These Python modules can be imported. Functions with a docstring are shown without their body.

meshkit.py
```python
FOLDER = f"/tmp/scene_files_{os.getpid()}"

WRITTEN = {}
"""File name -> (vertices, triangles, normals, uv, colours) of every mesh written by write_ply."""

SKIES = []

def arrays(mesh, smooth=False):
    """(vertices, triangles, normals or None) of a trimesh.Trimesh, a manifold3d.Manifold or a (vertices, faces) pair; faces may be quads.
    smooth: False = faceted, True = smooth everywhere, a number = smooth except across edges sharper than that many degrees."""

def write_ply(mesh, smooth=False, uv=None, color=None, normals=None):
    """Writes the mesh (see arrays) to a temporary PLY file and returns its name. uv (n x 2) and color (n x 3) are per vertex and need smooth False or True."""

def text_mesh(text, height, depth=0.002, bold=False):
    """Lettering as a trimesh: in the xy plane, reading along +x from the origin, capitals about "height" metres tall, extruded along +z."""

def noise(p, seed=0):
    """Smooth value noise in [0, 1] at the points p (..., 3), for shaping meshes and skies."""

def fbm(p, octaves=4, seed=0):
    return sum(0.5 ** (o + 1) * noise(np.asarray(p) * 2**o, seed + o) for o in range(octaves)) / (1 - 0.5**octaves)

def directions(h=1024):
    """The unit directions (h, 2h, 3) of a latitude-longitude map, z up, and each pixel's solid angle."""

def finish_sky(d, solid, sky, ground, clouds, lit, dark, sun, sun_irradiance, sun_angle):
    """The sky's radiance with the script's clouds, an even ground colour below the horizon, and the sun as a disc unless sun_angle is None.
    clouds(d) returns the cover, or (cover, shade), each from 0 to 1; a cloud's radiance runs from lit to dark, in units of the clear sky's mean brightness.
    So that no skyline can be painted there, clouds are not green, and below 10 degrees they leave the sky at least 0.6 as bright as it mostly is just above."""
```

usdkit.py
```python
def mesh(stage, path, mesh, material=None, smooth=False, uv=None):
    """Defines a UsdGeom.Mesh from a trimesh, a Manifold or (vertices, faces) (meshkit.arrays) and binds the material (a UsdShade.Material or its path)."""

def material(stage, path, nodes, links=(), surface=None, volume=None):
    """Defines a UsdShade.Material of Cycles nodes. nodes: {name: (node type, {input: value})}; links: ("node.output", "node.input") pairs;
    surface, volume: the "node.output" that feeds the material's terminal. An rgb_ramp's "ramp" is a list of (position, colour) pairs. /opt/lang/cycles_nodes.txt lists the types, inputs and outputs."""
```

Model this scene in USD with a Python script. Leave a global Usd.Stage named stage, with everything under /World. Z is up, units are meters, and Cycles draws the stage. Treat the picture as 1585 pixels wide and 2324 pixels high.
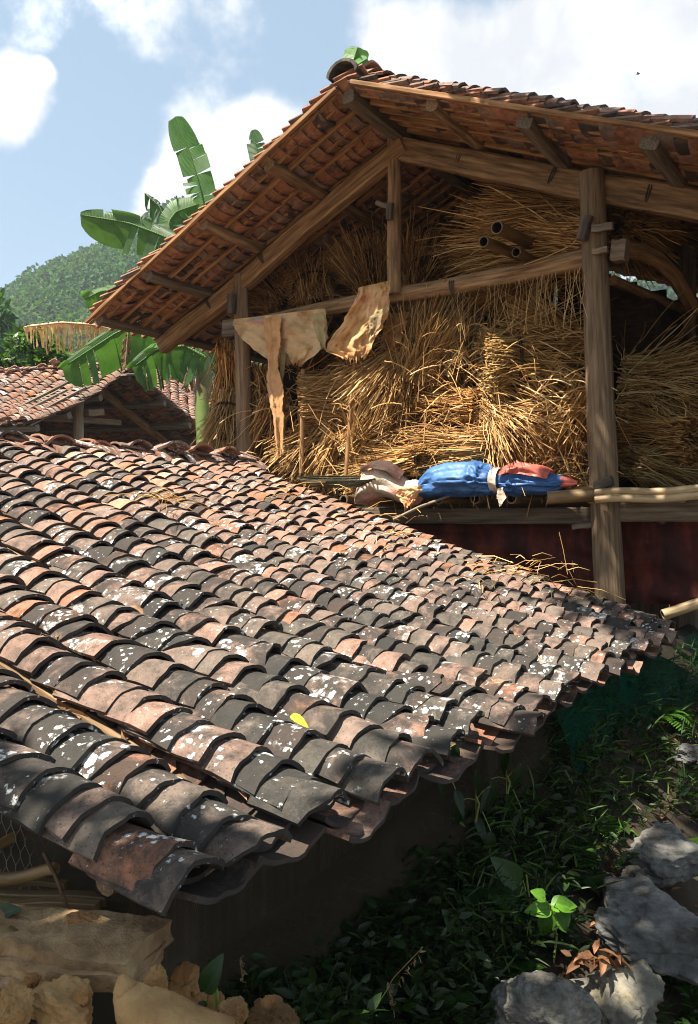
import math, random
import numpy as np
import trimesh
from pxr import Usd, UsdGeom, UsdLux, UsdShade, Gf, Sdf, Vt
import usdkit, meshkit

stage = Usd.Stage.CreateInMemory()
UsdGeom.SetStageUpAxis(stage, 'Z')
UsdGeom.SetStageMetersPerUnit(stage, 1.0)
stage.SetDefaultPrim(UsdGeom.Xform.Define(stage, '/World').GetPrim())
RS = np.random.RandomState(7)
# ------------------------------------------------------------------ camera
EYE = np.array([0.0, 0.0, 1.6])
RIGHT = np.array([.827, .562, 0.0]); RIGHT /= np.linalg.norm(RIGHT)
FWD = np.array([-RIGHT[1], RIGHT[0], 0.0])
FPX, CXP, CYP = 1850.0, 792.5, 1162.0
cam = UsdGeom.Camera.Define(stage, '/World/camera')
cam.AddTransformOp().Set(Gf.Matrix4d(*RIGHT, 0, 0, 0, 1, 0, *(-FWD), 0, *EYE, 1))
cam.CreateHorizontalApertureAttr(24.0); cam.CreateVerticalApertureAttr(24.0 * 1024 / 698)
cam.CreateFocalLengthAttr(24.0 * FPX / 1585.0)
cam.CreateClippingRangeAttr(Gf.Vec2f(0.05, 5000))
cam.CreateExposureAttr(1.58)
# ------------------------------------------------------------------ sun and sky
SUN_H = np.array([-.25, -.45]); SUN = np.array([SUN_H[0], SUN_H[1], 1.0]); SUN /= np.linalg.norm(SUN)
SUN_EL = math.asin(SUN[2]); SUN_ROT = math.atan2(SUN[0], SUN[1])
def ray(px, py):
    return RIGHT * ((px - CXP) / FPX) + FWD + np.array([0, 0, -(py - CYP) / FPX])
def at(px, py, d): return EYE + ray(px, py) * d
def atY(px, py, Y): r = ray(px, py); return EYE + r * (Y / r[1])
def atX(px, py, X): r = ray(px, py); return EYE + r * (X / r[0])
def atZ(px, py, Z): r = ray(px, py); return EYE + r * ((Z - EYE[2]) / r[2])
def unit(v): v = np.asarray(v, float); return v / max(np.linalg.norm(v), 1e-12)
def project(P):
    q = np.asarray(P) - EYE; d = q @ FWD
    return np.stack([CXP + FPX * (q @ RIGHT) / d, CYP - FPX * q[..., 2] / d, d], -1)

SKY_SHIFT = (5.2, 4.7, 1.7)
def sky_material():
    n = {'tc': ('texture_coordinate', {}),
         'sky': ('sky_texture', {'sky_type': 'single_scattering', 'sun_disc': False, 'sun_elevation': SUN_EL, 'sun_rotation': SUN_ROT,
                                 'air_density': 1.0, 'aerosol_density': 1.0, 'ozone_density': 1.0}),
         'nz': ('noise_texture', {'scale': 5.5, 'detail': 7.0, 'roughness': .58}),
         'nz2': ('noise_texture', {'scale': 2.2, 'detail': 3.0, 'roughness': .5}),
         'nz3': ('noise_texture', {'scale': 4.0, 'detail': 6.0, 'roughness': .55, 'distortion': .6}),
         'bg': ('background_shader', {'strength': 0.06})}
    n['mp2'] = ('mapping', {'location': SKY_SHIFT})
    L = [('tc.generated', 'nz.vector'), ('tc.generated', 'mp2.vector'), ('mp2.vector', 'nz2.vector'), ('tc.generated', 'nz3.vector')]
    # the cumulus of the photograph: (pixel, angular radius)
    blobs = [((40, 190), .048), ((92, 165), .024), ((10, 235), .045), ((-120, 220), .07),
             ((560, 320), .050), ((600, 270), .030), ((480, 410), .065), ((400, 470), .055), ((660, 340), .075), ((350, 520), .035),
             ((880, 110), .065), ((960, 95), .062), ((1010, 170), .11), ((1240, 45), .060), ((1200, 90), .045), ((1420, 40), .085), ((1330, 180), .16), ((1560, 120), .17), ((1650, 300), .2), ((1180, 200), .10),
             ((1900, 150), .28)]
    prev = None
    for i, (p, r) in enumerate(blobs):
        c = unit(ray(*p))
        n[f'd{i}'] = ('vector_math', {'math_type': 'distance', 'vector2': c})
        n[f'm{i}'] = ('map_range', {'from_min': 0.0, 'from_max': r * 1.15, 'to_min': 1.0, 'to_max': 0.0, 'clamp': True})
        L += [('tc.generated', f'd{i}.vector1'), (f'd{i}.value', f'm{i}.value')]
        if prev:
            n[f'x{i}'] = ('math', {'math_type': 'smoothmax', 'value3': .25})
            L += [(prev, f'x{i}.value1'), (f'm{i}.result', f'x{i}.value2')]
            prev = f'x{i}.value'
        else:
            prev = f'm{i}.result'
    # clouds everywhere else: broad noise, faded out in the middle of the view by nothing but its own threshold
    n['gen'] = ('map_range', {'from_min': .49, 'from_max': .67, 'to_min': 0.0, 'to_max': .76, 'clamp': True})
    L += [('nz2.fac', 'gen.value')]
    n['mx'] = ('math', {'math_type': 'maximum'}); L += [(prev, 'mx.value1'), ('gen.result', 'mx.value2')]
    n['nc'] = ('math', {'math_type': 'multiply_add', 'value2': 1.7, 'value3': -.85}); L += [('nz.fac', 'nc.value1')]
    n['sum'] = ('math', {'math_type': 'add'}); L += [('mx.value', 'sum.value1'), ('nc.value', 'sum.value2')]
    n['cov'] = ('map_range', {'range_type': 'smoothstep', 'from_min': .25, 'from_max': .56, 'to_min': 0.0, 'to_max': 1.0, 'clamp': True}); L += [('sum.value', 'cov.value')]
    n['shade'] = ('rgb_ramp', {'ramp': [(0.30, (14, 14, 14)), (0.44, (6.6, 6.65, 6.7)), (.60, (4.7, 4.85, 5.1))]}); L += [('nz3.fac', 'shade.fac')]
    # thin summer haze of the clear sky: lifts and pales it
    n['pale'] = ('mix_color', {'blend_type': 'mix', 'fac': .55, 'b': (3.0, 4.1, 4.9), 'use_clamp': False, 'use_clamp_result': False}); L += [('sky.color', 'pale.a')]
    n['mix'] = ('mix_color', {'blend_type': 'mix', 'use_clamp': False, 'use_clamp_result': False}); L += [('cov.result', 'mix.fac'), ('pale.result', 'mix.a'), ('shade.color', 'mix.b'), ('mix.result', 'bg.color')]
    return usdkit.material(stage, '/World/Looks/sky', n, L, surface='bg.background')
UsdGeom.Scope.Define(stage, '/World/Looks')
dome = UsdLux.DomeLight.Define(stage, '/World/sky')
dome.GetPrim().SetCustomDataByKey('kind', 'structure')
UsdShade.MaterialBindingAPI.Apply(dome.GetPrim()).Bind(sky_material())
sun = UsdLux.DistantLight.Define(stage, '/World/sun')
sun.CreateIntensityAttr(1.25); sun.CreateAngleAttr(0.53); sun.CreateNormalizeAttr(True); sun.CreateColorAttr(Gf.Vec3f(1, .93, .82))
_z = SUN; _x = unit(np.cross([0, 0, 1.0], _z)); _y = np.cross(_z, _x)
sun.AddTransformOp().Set(Gf.Matrix4d(*_x, 0, *_y, 0, *_z, 0, 0, 0, 0, 1))

# ------------------------------------------------------------------ helpers: prims
COUNT = {}
def numbered(path):
    k = COUNT.get(path, 0); COUNT[path] = k + 1
    return path if k == 0 else f'{path}_{k:03d}'
def setd(p, label=None, cat=None, group=None, kind=None):
    for k, v in (('label', label), ('category', cat), ('group', group), ('kind', kind)):
        if v: p.SetCustomDataByKey(k, v)
def thing(name, label, cat, group=None, loc=(0, 0, 0)):
    x = UsdGeom.Xform.Define(stage, numbered('/World/' + name)); p = x.GetPrim()
    if any(loc): x.AddTranslateOp().Set(Gf.Vec3d(*map(float, loc)))
    setd(p, label, cat, group)
    return p
def vnormals(V, F):
    n = np.zeros_like(V); c = np.cross(V[F[:, 1]] - V[F[:, 0]], V[F[:, 2]] - V[F[:, 0]])
    for k in range(3): np.add.at(n, F[:, k], c)
    l = np.linalg.norm(n, axis=1, keepdims=True)
    return np.where(l > 1e-20, n / np.maximum(l, 1e-20), [0, 0, 1.0])
class M:
    """vertices, triangles and per-vertex attributes that are collected into one mesh"""
    def __init__(s): s.v, s.f, s.lc, s.ti, s.n = [], [], [], [], 0
    def add(s, V, F, lc=None, tint=(1, 1, 1)):
        V = np.asarray(V, float); F = np.asarray(F, int)
        if F.shape[1] == 4: F = np.vstack([F[:, [0, 1, 2]], F[:, [0, 2, 3]]])
        s.v.append(V); s.f.append(F + s.n); s.n += len(V)
        s.lc.append(V if lc is None else np.asarray(lc, float))
        s.ti.append(np.broadcast_to(np.asarray(tint, float), V.shape))
        return s
    def arr(s): return np.vstack(s.v), np.vstack(s.f), np.vstack(s.lc), np.vstack(s.ti)
def put(parent, name, m, mat, smooth=True, label=None, cat=None, group=None, kind=None):
    V, F, lc, ti = m.arr()
    base = '/World' if parent is None else str(parent.GetPath())
    path = numbered(base + '/' + name)
    g = UsdGeom.Mesh.Define(stage, path)
    g.CreatePointsAttr(Vt.Vec3fArray.FromNumpy(V.astype(np.float32)))
    g.CreateFaceVertexCountsAttr(Vt.IntArray.FromNumpy(np.full(len(F), 3, np.int32)))
    g.CreateFaceVertexIndicesAttr(Vt.IntArray.FromNumpy(F.astype(np.int32).ravel()))
    g.CreateSubdivisionSchemeAttr('none')
    if smooth:
        g.CreateNormalsAttr(Vt.Vec3fArray.FromNumpy(vnormals(V, F).astype(np.float32))); g.SetNormalsInterpolation('vertex')
    api = UsdGeom.PrimvarsAPI(g)
    api.CreatePrimvar('lc', Sdf.ValueTypeNames.Color3fArray, 'vertex').Set(Vt.Vec3fArray.FromNumpy(lc.astype(np.float32)))
    api.CreatePrimvar('tint', Sdf.ValueTypeNames.Color3fArray, 'vertex').Set(Vt.Vec3fArray.FromNumpy(ti.astype(np.float32)))
    UsdShade.MaterialBindingAPI.Apply(g.GetPrim()).Bind(MAT[mat])
    p = g.GetPrim(); setd(p, label, cat, group, kind)
    return p

# ------------------------------------------------------------------ helpers: shapes
def frame(a):
    a = unit(a); h = np.array([0, 0, 1.0]) if abs(a[2]) < .9 else np.array([1.0, 0, 0])
    s = unit(np.cross(a, h)); return a, s, np.cross(s, a)
def tube(m, P, R, sides=10, caps=True, tint=(1, 1, 1), rough=0.0, seed=0, off=None, flat=1.0, hollow=None):
    """a round log along the points P with radii R"""
    P = np.asarray(P, float); n = len(P); R = np.broadcast_to(np.asarray(R, float), (n,))
    T = np.gradient(P, axis=0); T /= np.linalg.norm(T, axis=1, keepdims=True) + 1e-12
    up = np.array([0, 0, 1.0]) if abs(unit(P[-1] - P[0])[2]) < .9 else np.array([1.0, 0, 0])
    S = np.cross(T, up); S /= np.linalg.norm(S, axis=1, keepdims=True) + 1e-12; U = np.cross(S, T)
    ang = np.linspace(0, 2 * np.pi, sides, endpoint=False)
    d = np.concatenate([[0], np.cumsum(np.linalg.norm(np.diff(P, axis=0), axis=1))])
    cs, sn = np.cos(ang), np.sin(ang)
    rr = R[:, None] * np.ones(sides)
    if rough:
        q = np.stack([np.repeat(d[:, None], sides, 1) * 4 + seed * 7.3, cs[None] * 1.3 + 0 * d[:, None] + seed, sn[None] * 1.3 + 0 * d[:, None]], -1)
        rr = rr * (1 + rough * (meshkit.fbm(q, 3, seed) - .5) * 2)
    V = P[:, None] + rr[..., None] * (cs[None, :, None] * S[:, None] + flat * sn[None, :, None] * U[:, None])
    off = RS.rand(3) * 50 if off is None else off
    lc = np.stack([np.repeat(d[:, None], sides, 1), rr * cs, rr * sn], -1) + off
    i = np.arange(n - 1)[:, None] * sides; j = np.arange(sides)[None]; k = (j + 1) % sides
    F = np.stack([i + j, i + k, i + sides + k, i + sides + j], -1).reshape(-1, 4)
    m.add(V.reshape(-1, 3), F[:, ::-1], lc.reshape(-1, 3), tint)
    if hollow:                                            # an open bamboo end: an inner wall and an annulus
        for e, ring in ((0, V[0]), (-1, V[-1])):
            t = T[0] if e == 0 else -T[-1]
            inner = P[e] + (ring - P[e]) * hollow; deep = inner + t * R[e] * 3
            vv = np.vstack([ring, inner, inner, deep]); J = np.arange(sides); K = (J + 1) % sides
            f1 = np.stack([J, K, sides + K, sides + J], 1); f2 = np.stack([2 * sides + J, 2 * sides + K, 3 * sides + K, 3 * sides + J], 1)
            f3 = np.stack([np.full(sides, 3 * sides), 3 * sides + J, 3 * sides + K, 3 * sides + K], 1)[1:-1]
            m.add(vv, np.vstack([f1, f2, f3]), np.vstack([lc[e]] * 4), np.vstack([np.tile(tint, (2 * sides, 1)), np.tile(np.array(tint) * .35, (2 * sides, 1))]))
    elif caps:
        for e in (0, -1):
            c = V[e].mean(0); vv = np.vstack([V[e], c]); J = np.arange(sides); K = (J + 1) % sides
            f = np.stack([J, K, np.full(sides, sides)], 1)
            m.add(vv, f if e == 0 else f[:, ::-1], np.vstack([lc[e], lc[e].mean(0)]) * [0.1, 3, 3] + 9, np.array(tint) * 1.15)
    return m
def beam(m, p0, p1, w, h, up=(0, 0, 1), ch=.12, n=8, wob=.006, tint=(1, 1, 1), seed=0, taper=1.0, bow=0.0):
    """a hewn beam: chamfered rectangle w (sideways) x h (along up), slightly wavy"""
    p0, p1 = np.asarray(p0, float), np.asarray(p1, float); a = unit(p1 - p0); up = np.asarray(up, float)
    s = unit(np.cross(a, up)); u = np.cross(s, a); L = np.linalg.norm(p1 - p0)
    c = ch * min(w, h); W, H = w / 2, h / 2
    prof = np.array([[W, -H + c], [W, H - c], [W - c, H], [-W + c, H], [-W, H - c], [-W, -H + c], [-W + c, -H], [W - c, -H]])
    t = np.linspace(0, 1, n + 1); off = RS.rand(3) * 50
    rows = []
    for i, tt in enumerate(t):
        k = 1 + (taper - 1) * tt
        q = np.concatenate([np.full((8, 1), tt * L * 3 + seed * 3.1), prof * 9 + seed], 1)
        wv = 1 + 0 * q[:, 0] + wob / min(w, h) * 4 * (meshkit.fbm(q, 3, seed) - .5)
        pr = prof * k * wv[:, None]
        mid = p0 + a * L * tt + (s * (meshkit.noise(np.array([tt * 3 + seed, .3, seed * 1.7]), 5) - .5) + u * (meshkit.noise(np.array([tt * 3 + seed, 7.3, seed]), 6) - .5)) * wob * 3 + u * bow * 4 * tt * (1 - tt)
        rows.append((mid + pr[:, :1] * s + pr[:, 1:] * u, np.concatenate([np.full((8, 1), tt * L), pr], 1) + off))
    V = np.stack([r[0] for r in rows]); C = np.stack([r[1] for r in rows])
    for e in range(8):
        k = (e + 1) % 8
        vv = np.stack([V[:, e], V[:, k]], 1).reshape(-1, 3); cc = np.stack([C[:, e], C[:, k]], 1).reshape(-1, 3)
        i = np.arange(n) * 2
        m.add(vv, np.stack([i, i + 2, i + 3, i + 1], 1), cc, tint)
    for e in (0, -1):
        vv = np.vstack([V[e], V[e].mean(0)]); J = np.arange(8); K = (J + 1) % 8
        f = np.stack([J, K, np.full(8, 8)], 1)
        m.add(vv, f if e == 0 else f[:, ::-1], np.vstack([C[e], C[e].mean(0)]) * [.1, 2.5, 2.5] + 5, np.array(tint) * 1.15)
    return m
def strands(m, paths, rad, tint=None, sides=3):
    """many thin stalks at once: paths (N, S, 3), rad (N,) or (N, S)"""
    P = np.asarray(paths, float); N, S, _ = P.shape
    rad = np.asarray(rad, float); rad = rad[:, None] * np.ones(S) if rad.ndim == 1 else rad
    T = np.gradient(P, axis=1); T /= np.linalg.norm(T, axis=2, keepdims=True) + 1e-12
    h = RS.normal(size=(N, 1, 3)); A = np.cross(T, h); A /= np.linalg.norm(A, axis=2, keepdims=True) + 1e-12; B = np.cross(T, A)
    ang = np.arange(sides) * 2 * np.pi / sides
    V = P[:, :, None] + rad[:, :, None, None] * (np.cos(ang)[None, None, :, None] * A[:, :, None] + np.sin(ang)[None, None, :, None] * B[:, :, None])
    base = (np.arange(N) * S * sides)[:, None, None]; i = (np.arange(S - 1) * sides)[None, :, None]; j = np.arange(sides)[None, None]; k = (j + 1) % sides
    F = np.stack([base + i + j, base + i + k, base + i + sides + k, base + i + sides + j], -1).reshape(-1, 4)
    ti = (1, 1, 1) if tint is None else np.repeat(np.asarray(tint, float), S * sides, 0)
    m.add(V.reshape(-1, 3), F[:, ::-1], None, ti)
    return m
def grid(m, P, tint=(1, 1, 1), lc=None, flip=False):
    """a sheet from an (a, b, 3) array of points"""
    a, b, _ = P.shape; i = (np.arange(a - 1) * b)[:, None]; j = np.arange(b - 1)[None]
    F = np.stack([i + j, i + j + 1, i + b + j + 1, i + b + j], -1).reshape(-1, 4)
    m.add(P.reshape(-1, 3), F[:, ::-1] if flip else F, None if lc is None else lc.reshape(-1, 3), tint)
    return m
def rock_mesh(m, c, size, seed, sub=4, rough=.35, cut=5, tint=(1, 1, 1), rot=0, facet=.5):
    """a boulder: an icosphere cut by random planes, then worn by noise"""
    s = trimesh.creation.icosphere(sub); v = np.array(s.vertices); rs = np.random.RandomState(seed)
    for _ in range(cut):
        nrm = unit(rs.normal(size=3)); lim = rs.uniform(.45, .8); d = v @ nrm - lim
        v -= np.where(d > 0, d, 0)[:, None] * nrm * (1 - .15 * facet)
    n = unit_rows(v)
    v = v + n * ((meshkit.fbm(v * 1.7 + seed, 4, seed) - .5) * rough)[:, None] + n * ((np.abs(meshkit.fbm(v * 3.2 + seed, 3, seed + 5) - .5)) * -rough * .8)[:, None]
    v = v + n * ((meshkit.fbm(v * 9 + seed, 3, seed + 9) - .5) * .09)[:, None]
    v = v * np.asarray(size)
    ca, sa = math.cos(rot), math.sin(rot)
    v = v @ np.array([[ca, sa, 0], [-sa, ca, 0], [0, 0, 1]]) + np.asarray(c)
    m.add(v, np.array(s.faces), v * 1.0, tint)
    return m
def unit_rows(v): return v / np.maximum(np.linalg.norm(v, axis=1, keepdims=True), 1e-9)
def leaves(m, C, D, L, W, tint, curl=.25, seed=0, up=(0, 0, 1), roll=.6):
    """leaf blades: bases C, directions D, lengths L, widths W; six faces each with a fold and a curl"""
    rs = np.random.RandomState(seed); N = len(C); D = unit_rows(np.asarray(D, float))
    up = unit_rows(np.broadcast_to(np.asarray(up, float), (N, 3)) + rs.normal(size=(N, 3)) * roll)
    S = unit_rows(np.cross(D, up)); U = np.cross(S, D)
    L = np.broadcast_to(L, (N,)); W = np.broadcast_to(W, (N,))
    pts = [(0, 0, 0), (.3, -.5, .10), (.3, 0, 0), (.3, .5, .10), (.68, -.36, .04), (.68, 0, -.05), (.68, .36, .04), (1, 0, -.14)]
    V = np.stack([C + D * (L * a)[:, None] + S * (W * b)[:, None] + U * (L * c * curl * 2.2)[:, None] for a, b, c in pts], 1)
    f = np.array([[0, 2, 1], [0, 3, 2], [1, 2, 5], [1, 5, 4], [2, 3, 6], [2, 6, 5], [4, 5, 7], [5, 6, 7]])
    F = (np.arange(N) * 8)[:, None, None] + f[None]
    ti = np.repeat(np.asarray(tint, float) * np.ones((N, 3)), 8, 0)
    lc = np.tile(np.array([[a, b, 0] for a, b, c in pts]), (N, 1)) + np.repeat(rs.rand(N, 1) * 9, 8, 0) * [0, 0, 1]
    m.add(V.reshape(-1, 3), F.reshape(-1, 3), lc, ti)
    return m
# ------------------------------------------------------------------ materials
MAT = {}
def mat(name, nodes, links, surface='p.BSDF', **k):
    MAT[name] = usdkit.material(stage, '/World/Looks/' + name, nodes, links, surface=surface, **k)
def simple(name, ramp, scale=6, rough=.8, stretch=(1, 1, 1), detail=6, bump=.3, bscale=None, dist=.01, tinted=True, spec=.3, noise_rough=.6, extra=None, fac=(.3, .7), bstretch=None):
    n = {'a': ('attribute', {'attribute': 'lc'}), 't': ('attribute', {'attribute': 'tint'}),
         'mp': ('mapping', {'scale': stretch}), 'nz': ('noise_texture', {'scale': scale, 'detail': detail, 'roughness': noise_rough}),
         'mr': ('map_range', {'from_min': fac[0], 'from_max': fac[1], 'clamp': True}),
         'r': ('rgb_ramp', {'ramp': ramp}), 'x': ('mix_color', {'blend_type': 'multiply', 'fac': 1.0 if tinted else 0.0}),
         'mb': ('mapping', {'scale': bstretch or stretch}),
         'nb': ('noise_texture', {'scale': bscale or scale * 3, 'detail': 5, 'roughness': .65}), 'b': ('bump', {'strength': bump, 'distance': dist}),
         'p': ('principled_bsdf', {'roughness': rough, 'specular_ior_level': spec})}
    l = [('a.vector', 'mp.vector'), ('a.vector', 'mb.vector'), ('mp.vector', 'nz.vector'), ('nz.fac', 'mr.value'), ('mr.result', 'r.fac'), ('r.color', 'x.a'), ('t.color', 'x.b'), ('x.result', 'p.base_color'),
         ('mb.vector', 'nb.vector'), ('nb.fac', 'b.height'), ('b.normal', 'p.normal')]
    if extra: extra(n, l)
    mat(name, n, l)
def tile_mat():
    n = {'a': ('attribute', {'attribute': 'lc'}), 't': ('attribute', {'attribute': 'tint'}), 'sp': ('separate_color', {}),
         'base': ('rgb_ramp', {'ramp': [(0, (.068, .060, .049)), (.22, (.118, .096, .075)), (.42, (.180, .124, .096)), (.6, (.245, .150, .110)), (.78, (.27, .115, .060)), (.9, (.34, .19, .115)), (1, (.38, .26, .17))]}),
         'n1': ('noise_texture', {'scale': 16, 'detail': 7, 'roughness': .78}), 'n1r': ('map_range', {'from_min': .25, 'from_max': .75, 'to_min': .35, 'to_max': 1.6}),
         'm1': ('mix_color', {'blend_type': 'multiply', 'fac': 1.0, 'use_clamp': False, 'use_clamp_result': False}), 'cc': ('combine_color', {}),
         'hue': ('noise_texture', {'scale': 7, 'detail': 4, 'roughness': .6}), 'hs': ('math', {'math_type': 'multiply_add', 'value2': .55, 'value3': -.275}), 'ha': ('math', {'math_type': 'add', 'use_clamp': True}),
         # black algae
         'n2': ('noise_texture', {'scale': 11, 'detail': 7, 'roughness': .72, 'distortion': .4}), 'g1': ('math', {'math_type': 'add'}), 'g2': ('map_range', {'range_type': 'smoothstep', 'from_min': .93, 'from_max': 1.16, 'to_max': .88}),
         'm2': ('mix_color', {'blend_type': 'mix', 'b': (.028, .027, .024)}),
         # dark pits
         'vp': ('voronoi_texture', {'scale': 130, 'randomness': 1.0}), 'vpr': ('map_range', {'from_min': .10, 'from_max': .26, 'to_min': .7, 'to_max': 0.0}), 'm2b': ('mix_color', {'blend_type': 'mix', 'b': (.02, .019, .017)}),
         # white lichen: round spots and larger crusts
         'wn': ('noise_texture', {'scale': 30, 'detail': 6, 'roughness': .75}), 'wv': ('vector_math', {'math_type': 'multiply_add', 'vector2': (.045, .045, .045)}),
         'v': ('voronoi_texture', {'scale': 50, 'randomness': 1.0}), 'vs': ('separate_color', {}), 'n3': ('noise_texture', {'scale': 9, 'detail': 3, 'roughness': .5}),
         'l0': ('math', {'math_type': 'multiply', 'value2': .64}), 'l1': ('math', {'math_type': 'multiply'}), 'lm': ('map_range', {'from_min': .38, 'from_max': .60}), 'l2': ('math', {'math_type': 'subtract'}),
         'l3': ('map_range', {'from_min': -.04, 'from_max': .10, 'to_max': .92, 'range_type': 'smoothstep'}),
         'n4': ('noise_texture', {'scale': 17, 'detail': 8, 'roughness': .66}), 'c1': ('math', {'math_type': 'add'}), 'c2': ('map_range', {'from_min': 1.22, 'from_max': 1.32, 'to_max': .85, 'range_type': 'smoothstep'}),
         'lx': ('math', {'math_type': 'maximum'}), 'lcn': ('noise_texture', {'scale': 60, 'detail': 3}), 'lcol': ('rgb_ramp', {'ramp': [(.3, (.42, .42, .39)), (.6, (.66, .66, .62))]}),
         'm3': ('mix_color', {'blend_type': 'mix'}),
         'nb': ('noise_texture', {'scale': 90, 'detail': 6, 'roughness': .7}), 'bh': ('math', {'math_type': 'multiply_add', 'value2': .6}), 'b': ('bump', {'strength': .8, 'distance': .005}),
         'p': ('principled_bsdf', {'roughness': .85, 'specular_ior_level': .2})}
    l = [('t.color', 'sp.color')] + [('a.vector', f'{k}.vector') for k in ('n1', 'hue', 'n2', 'vp', 'wn', 'n3', 'n4', 'lcn', 'nb')]
    l += [('hue.fac', 'hs.value1'), ('hs.value', 'ha.value1'), ('sp.r', 'ha.value2'), ('ha.value', 'base.fac'),
          ('n1.fac', 'n1r.value'), ('n1r.result', 'cc.r'), ('n1r.result', 'cc.g'), ('n1r.result', 'cc.b'), ('base.color', 'm1.a'), ('cc.color', 'm1.b'),
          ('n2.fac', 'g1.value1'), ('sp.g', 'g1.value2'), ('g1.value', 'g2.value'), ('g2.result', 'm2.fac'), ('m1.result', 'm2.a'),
          ('vp.distance', 'vpr.value'), ('vpr.result', 'm2b.fac'), ('m2.result', 'm2b.a'),
          ('wn.color', 'wv.vector1'), ('a.vector', 'wv.vector3'), ('wv.vector', 'v.vector'), ('v.color', 'vs.color'),
          ('n3.fac', 'lm.value'), ('sp.b', 'l0.value1'), ('lm.result', 'l1.value1'), ('l0.value', 'l1.value2'), ('l1.value', 'l2.value1'), ('v.distance', 'l2.value2'), ('l2.value', 'l3.value'),
          ('n4.fac', 'c1.value1'), ('sp.b', 'c1.value2'), ('c1.value', 'c2.value'), ('l3.result', 'lx.value1'), ('c2.result', 'lx.value2'),
          ('lcn.fac', 'lcol.fac'), ('lx.value', 'm3.fac'), ('m2b.result', 'm3.a'), ('lcol.color', 'm3.b'), ('m3.result', 'p.base_color'),
          ('nb.fac', 'bh.value3'), ('lx.value', 'bh.value1'), ('bh.value', 'b.height'), ('b.normal', 'p.normal')]
    mat('roof_clay', n, l)
tile_mat()
simple('timber', [(0, (.060, .035, .017)), (.45, (.185, .112, .055)), (1, (.35, .235, .130))], scale=6, stretch=(.6, 7, 7), rough=.75, bump=.5, bscale=8, bstretch=(.5, 14, 14), dist=.006)
simple('grey_timber', [(0, (.065, .050, .037)), (.5, (.145, .113, .082)), (1, (.235, .190, .14))], scale=6, stretch=(.5, 8, 8), rough=.8, bump=.6, bscale=8, bstretch=(.4, 16, 16), dist=.006)
simple('bamboo', [(0, (.12, .085, .045)), (.5, (.30, .22, .12)), (1, (.42, .34, .21))], scale=5, stretch=(.8, 6, 6), rough=.5, bump=.15, spec=.45)
simple('mud', [(0, (.14, .08, .036)), (.5, (.27, .172, .085)), (1, (.40, .285, .155))], scale=9, rough=.95, bump=.8, bscale=40, dist=.012)
simple('bounce_earth', [(0, (.13, .10, .065)), (.5, (.20, .155, .105)), (1, (.28, .22, .16))], scale=2, rough=.95, bump=.4, bscale=12, dist=.02)  # for the added ground that throws sunlight back at the barn
simple('soil', [(0, (.014, .010, .006)), (.5, (.032, .022, .013)), (1, (.06, .042, .026))], scale=3, rough=.95, bump=.8, bscale=22, dist=.02)
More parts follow.
